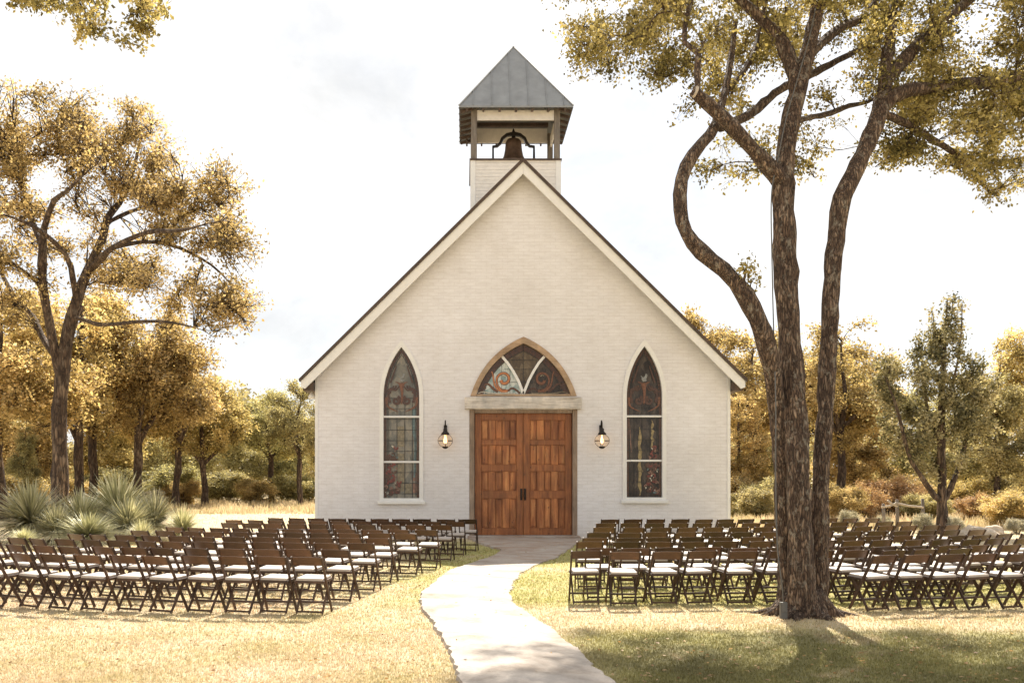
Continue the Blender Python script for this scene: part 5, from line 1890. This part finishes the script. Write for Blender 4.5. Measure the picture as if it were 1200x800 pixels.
bush('rust', 1045, 42, 560, 'rust orange shrub above the rustic pole frame', 1.5)
bush('rust', 1010, 40, 568, 'rust brown shrub between the large oak and the pole frame', 1.2)
bush('goldbush', 985, 38, 566, 'yellow shrub just behind the large oak trunk', 1.1)
bush('goldbush', 1065, 46, 556, 'tall yellow shrub behind the orange one', 1.6)
bush('olivebush', 1085, 40, 578, 'dim olive shrub behind the young evergreen trunk', 1.6)
bush('olivebush', 880, 40, 572, 'olive shrub low beside the chapel corner', 1.6)
bush('goldbush', 868, 44, 556, 'golden shrub against the chapel corner', 1.2)
bush('olivebush', 905, 42, 560, 'olive shrub between chapel corner and crooked stem', 1.3)
bush('rust', 1150, 38, 580, 'rust brown shrub past the young evergreen', 1.8)
bush('goldbush', 1190, 34, 574, 'pale yellow shrub near the last chairs', 1.6)
bush('goldbush', 1130, 44, 560, 'golden shrub farther behind the young evergreen', 1.5)
bush('silver', 995, 34, 596, 'silver shrub by the large oak trunk, next to the pole frame', 0.9)
bush('silver', 1036, 33, 603, 'small silver shrub at the foot of the pole frame', 1.0)
bush('silver', 1082, 31.5, 600, 'silver shrub touching the young evergreen trunk', 1.0)
bush('silver', 1118, 31, 603, 'silver shrub just past the young evergreen trunk', 1.0)
bush('silver', 1192, 31, 606, 'silver shrub farthest from the large oak', 1.2)
bush('olivebush', 128, 58, 548, 'dark shrub behind the middle yuccas', 1.5)
bush('olivebush', 195, 60, 545, 'dark shrub between the yuccas and the chapel', 1.7)
bush('silver', 175, 50, 572, 'pale shrub standing on the dry field edge', 1.2)
bush('goldbush', 215, 58, 562, 'small golden shrub on the dry field edge', 1.4)
bush('olivebush', 262, 64, 552, 'olive shrub under the low golden tree', 1.8)
bush('goldbush', 300, 60, 560, 'golden shrub under the grey green trees', 1.6)
bush('olivebush', 350, 62, 556, 'olive shrub near the chapel corner and field', 1.8)
bush('goldbush', 20, 50, 556, 'golden shrub behind the first yucca', 1.8)
bush('goldbush', 90, 56, 560, 'golden shrub behind the tall oak trunk', 1.8)

# far wood as one mass
rg = np.random.default_rng(300)
n = 170000
ang = rg.uniform(-0.75, 0.85, n)
rd = rg.uniform(84, 108, n)
x = rd * np.sin(ang)
y = rd * np.cos(ang)
hmax = 6.3 + 1.8 * np.sin(ang * 23) + 1.3 * np.sin(ang * 57 + 1) + 0.8 * np.sin(ang * 131)
z = rg.uniform(0, 1, n) ** 0.8 * hmax
lv, lf = leaves(np.stack([x, y, z], -1), 0.40, rg)
o = link('far_wood', np_mesh('far_wood', lv, lf, np.clip(rg.normal(0.5, 0.25, n), 0, 1)), M['leaf_olive'])
tag(o, 'distant olive wood behind all the trees', 'wood', kind='stuff')

# tall dry grass at the edge of the field
n = 26000
px_ = np.concatenate([rg.uniform(-60, 375, n // 2), rg.uniform(852, 1290, n // 2)])
d_ = np.concatenate([rg.uniform(46, 66, n // 2), rg.uniform(33, 48, n // 2)])
x = (px_ - CX) * d_ / F
h = rg.uniform(0.08, 0.42, n) * (0.4 + 0.6 * (np.sin(x * 1.3) * np.sin(x * 0.47 + d_ * 0.6) > -0.15))
a = rg.uniform(0, 6.28, n)
lean = h * rg.uniform(0.1, 0.5, n)
wd = 0.03
V = np.stack([np.stack([x - wd, d_, x * 0], -1), np.stack([x + wd, d_, x * 0], -1), np.stack([x + np.cos(a) * lean, d_ + np.sin(a) * lean, h], -1)], 1).reshape(-1, 3)
o = link('tall_grass', np_mesh('tall_grass', V, np.arange(n * 3).reshape(n, 3), rg.uniform(0, 1, n)), M['blades'])
tag(o, 'tall dry grass along the foot of the wood', 'grass', kind='stuff')


# ------------------------------------------------------------------ yuccas
def sotol_proto(seed, nb=950):
    rg = np.random.default_rng(seed)
    u = rg.uniform(-0.25, 1, nb)
    th = rg.uniform(0, 2 * np.pi, nb)
    el = np.arcsin(np.clip(u, -0.25, 0.99))
    dirs = np.stack([np.cos(el) * np.cos(th), np.cos(el) * np.sin(th), np.sin(el)], -1)
    ln_ = rg.uniform(0.75, 1.1, nb)
    base = np.array([0, 0, 0.42]) + dirs * 0.10
    side = np.cross(dirs, np.array([0, 0, 1.0]))
    side /= np.linalg.norm(side, axis=1)[:, None] + 1e-6
    V, Fc, tn = [], [], []
    segs = 5
    sag = rg.uniform(0.05, 0.32, nb)
    prof = [0.020, 0.020, 0.017, 0.013, 0.008, 0.002]
    for i in range(segs + 1):
        t_ = i / segs
        c_ = base + dirs * (ln_ * t_)[:, None]
        c_[:, 2] -= sag * t_ ** 2 * ln_
        c_[:, 2] = np.maximum(c_[:, 2], 0.03)
        V.append(c_ - side * prof[i])
        V.append(c_ + side * prof[i])
    V = np.stack(V, 1)                                       # nb, 12, 3
    idx = np.array([[2 * i, 2 * i + 1, 2 * i + 3, 2 * i + 2] for i in range(segs)])
    Fc = (np.arange(nb)[:, None, None] * (2 * segs + 2) + idx[None]).reshape(-1, 4)
    tn = np.repeat(np.clip(rg.normal(0.5, 0.22, nb) + np.where(u < 0.05, 0.35, 0), 0, 1), segs)
    root = empty('yucca')
    o = bpy.data.objects.new('leaves', np_mesh('leaves', V.reshape(-1, 3), Fc, tn))
    o.data.materials.append(M['sotol'])
    C.objects.link(o)
    o.parent = root
    bm = bmesh.new()
    add_lathe(bm, [(0.14, -0.05), (0.17, 0.1), (0.15, 0.3), (0.09, 0.5), (0.0, 0.56)], (0, 0, 0), 12)
    s_ = finish(bm, 'stem', M['bark_far'], root, True)
    return root


PR_['yucca_a'] = sotol_proto(401)
PR_['yucca_b'] = sotol_proto(402, 800)
for kd, px_, d_, ty, lab, wd in (
        ('yucca_a', 36, 27.5, 578, 'largest pale yucca under the trunk at the outer end', 1.15),
        ('yucca_b', 28, 24.6, 622, 'low yucca in front of the largest pale one', 1.1),
        ('yucca_a', 138, 29.5, 568, 'tallest yucca at the back of the clump', 1.0),
        ('yucca_b', 95, 28.0, 584, 'middle yucca between the largest and the tallest', 1.0),
        ('yucca_b', 104, 25.0, 606, 'broad yucca in front of the middle of the clump', 1.35),
        ('yucca_a', 150, 27.2, 592, 'yucca tucked before the tallest one', 1.0),
        ('yucca_b', 180, 28.3, 585, 'upright green yucca second from the chairs', 0.85),
        ('yucca_a', 166, 25.2, 614, 'small bright yucca close behind the chairs', 0.9),
        ('yucca_b', 214, 27.0, 600, 'spiky green yucca closest to the chapel', 0.85),
        ('yucca_a', 66, 26.4, 600, 'yucca in the shade of the largest pale one', 1.0)):
    plant(kd, px_, d_, ty, lab, wd, 'yuccas in the bed beside the chairs', 'yucca', 'yucca', 1.08)

# rustic pole frame and boulder by the wood
dfr = 32.5
pf = empty('pole_frame', (P(1055, 0, dfr).x, dfr, 0))
tag(pf, 'rustic frame of thin poles below the rust orange shrub', 'pole frame')
for a, zt in ((1035, 590), (1051, 585), (1081, 584)):
    q = P(a, zt, dfr)
    bm = bmesh.new()
    add_tube(bm, [(q.x, dfr, -0.05), (q.x + 0.03, dfr + 0.02, q.z * 0.5), (q.x, dfr, q.z)], [0.06, 0.055, 0.045], 8)
    finish(bm, 'post', M['grey_wood'], pf, True)
for (a0, b0_), (a1, b1_) in (((1033, 594), (1052, 589)), ((1049, 589), (1082, 594)), ((1040, 586), (1052, 593))):
    q0, q1 = P(a0, b0_, dfr - 0.08), P(a1, b1_, dfr - 0.08)
    bm = bmesh.new()
    add_tube(bm, [q0, q0.lerp(q1, 0.5) + Vector((0, 0, -0.03)), q1], 0.035, 7)
    finish(bm, 'rail', M['cut'], pf, True)


def rock(px_, d_, w_, h_, lab, seed):
    rg = random.Random(seed)
    bm = bmesh.new()
    bmesh.ops.create_icosphere(bm, subdivisions=3, radius=1)
    ph = [rg.uniform(0, 6) for _ in range(6)]
    for v_ in bm.verts:
        c_ = v_.co.copy()
        f = 1 + 0.14 * math.sin(3 * c_.x + ph[0]) * math.sin(3.5 * c_.y + ph[1]) + 0.1 * math.sin(6 * c_.z + ph[2] + 4 * c_.x) + 0.05 * math.sin(11 * c_.y + ph[3])
        v_.co = Vector((c_.x * w_ * f, c_.y * w_ * 0.6 * f, max(c_.z * h_ * f, -0.3 * h_)))
    x = (px_ - CX) * d_ / F
    bmesh.ops.translate(bm, vec=(x, d_, h_ * 0.25), verts=bm.verts)
    tag(finish(bm, 'boulder', M['rock'], None, False), lab, 'boulder')


rock(1147, 29.5, 0.55, 0.28, 'flat tan boulder just past the young evergreen', 1)
rock(1165, 31.0, 0.35, 0.22, 'smaller tan boulder behind the flat one', 2)
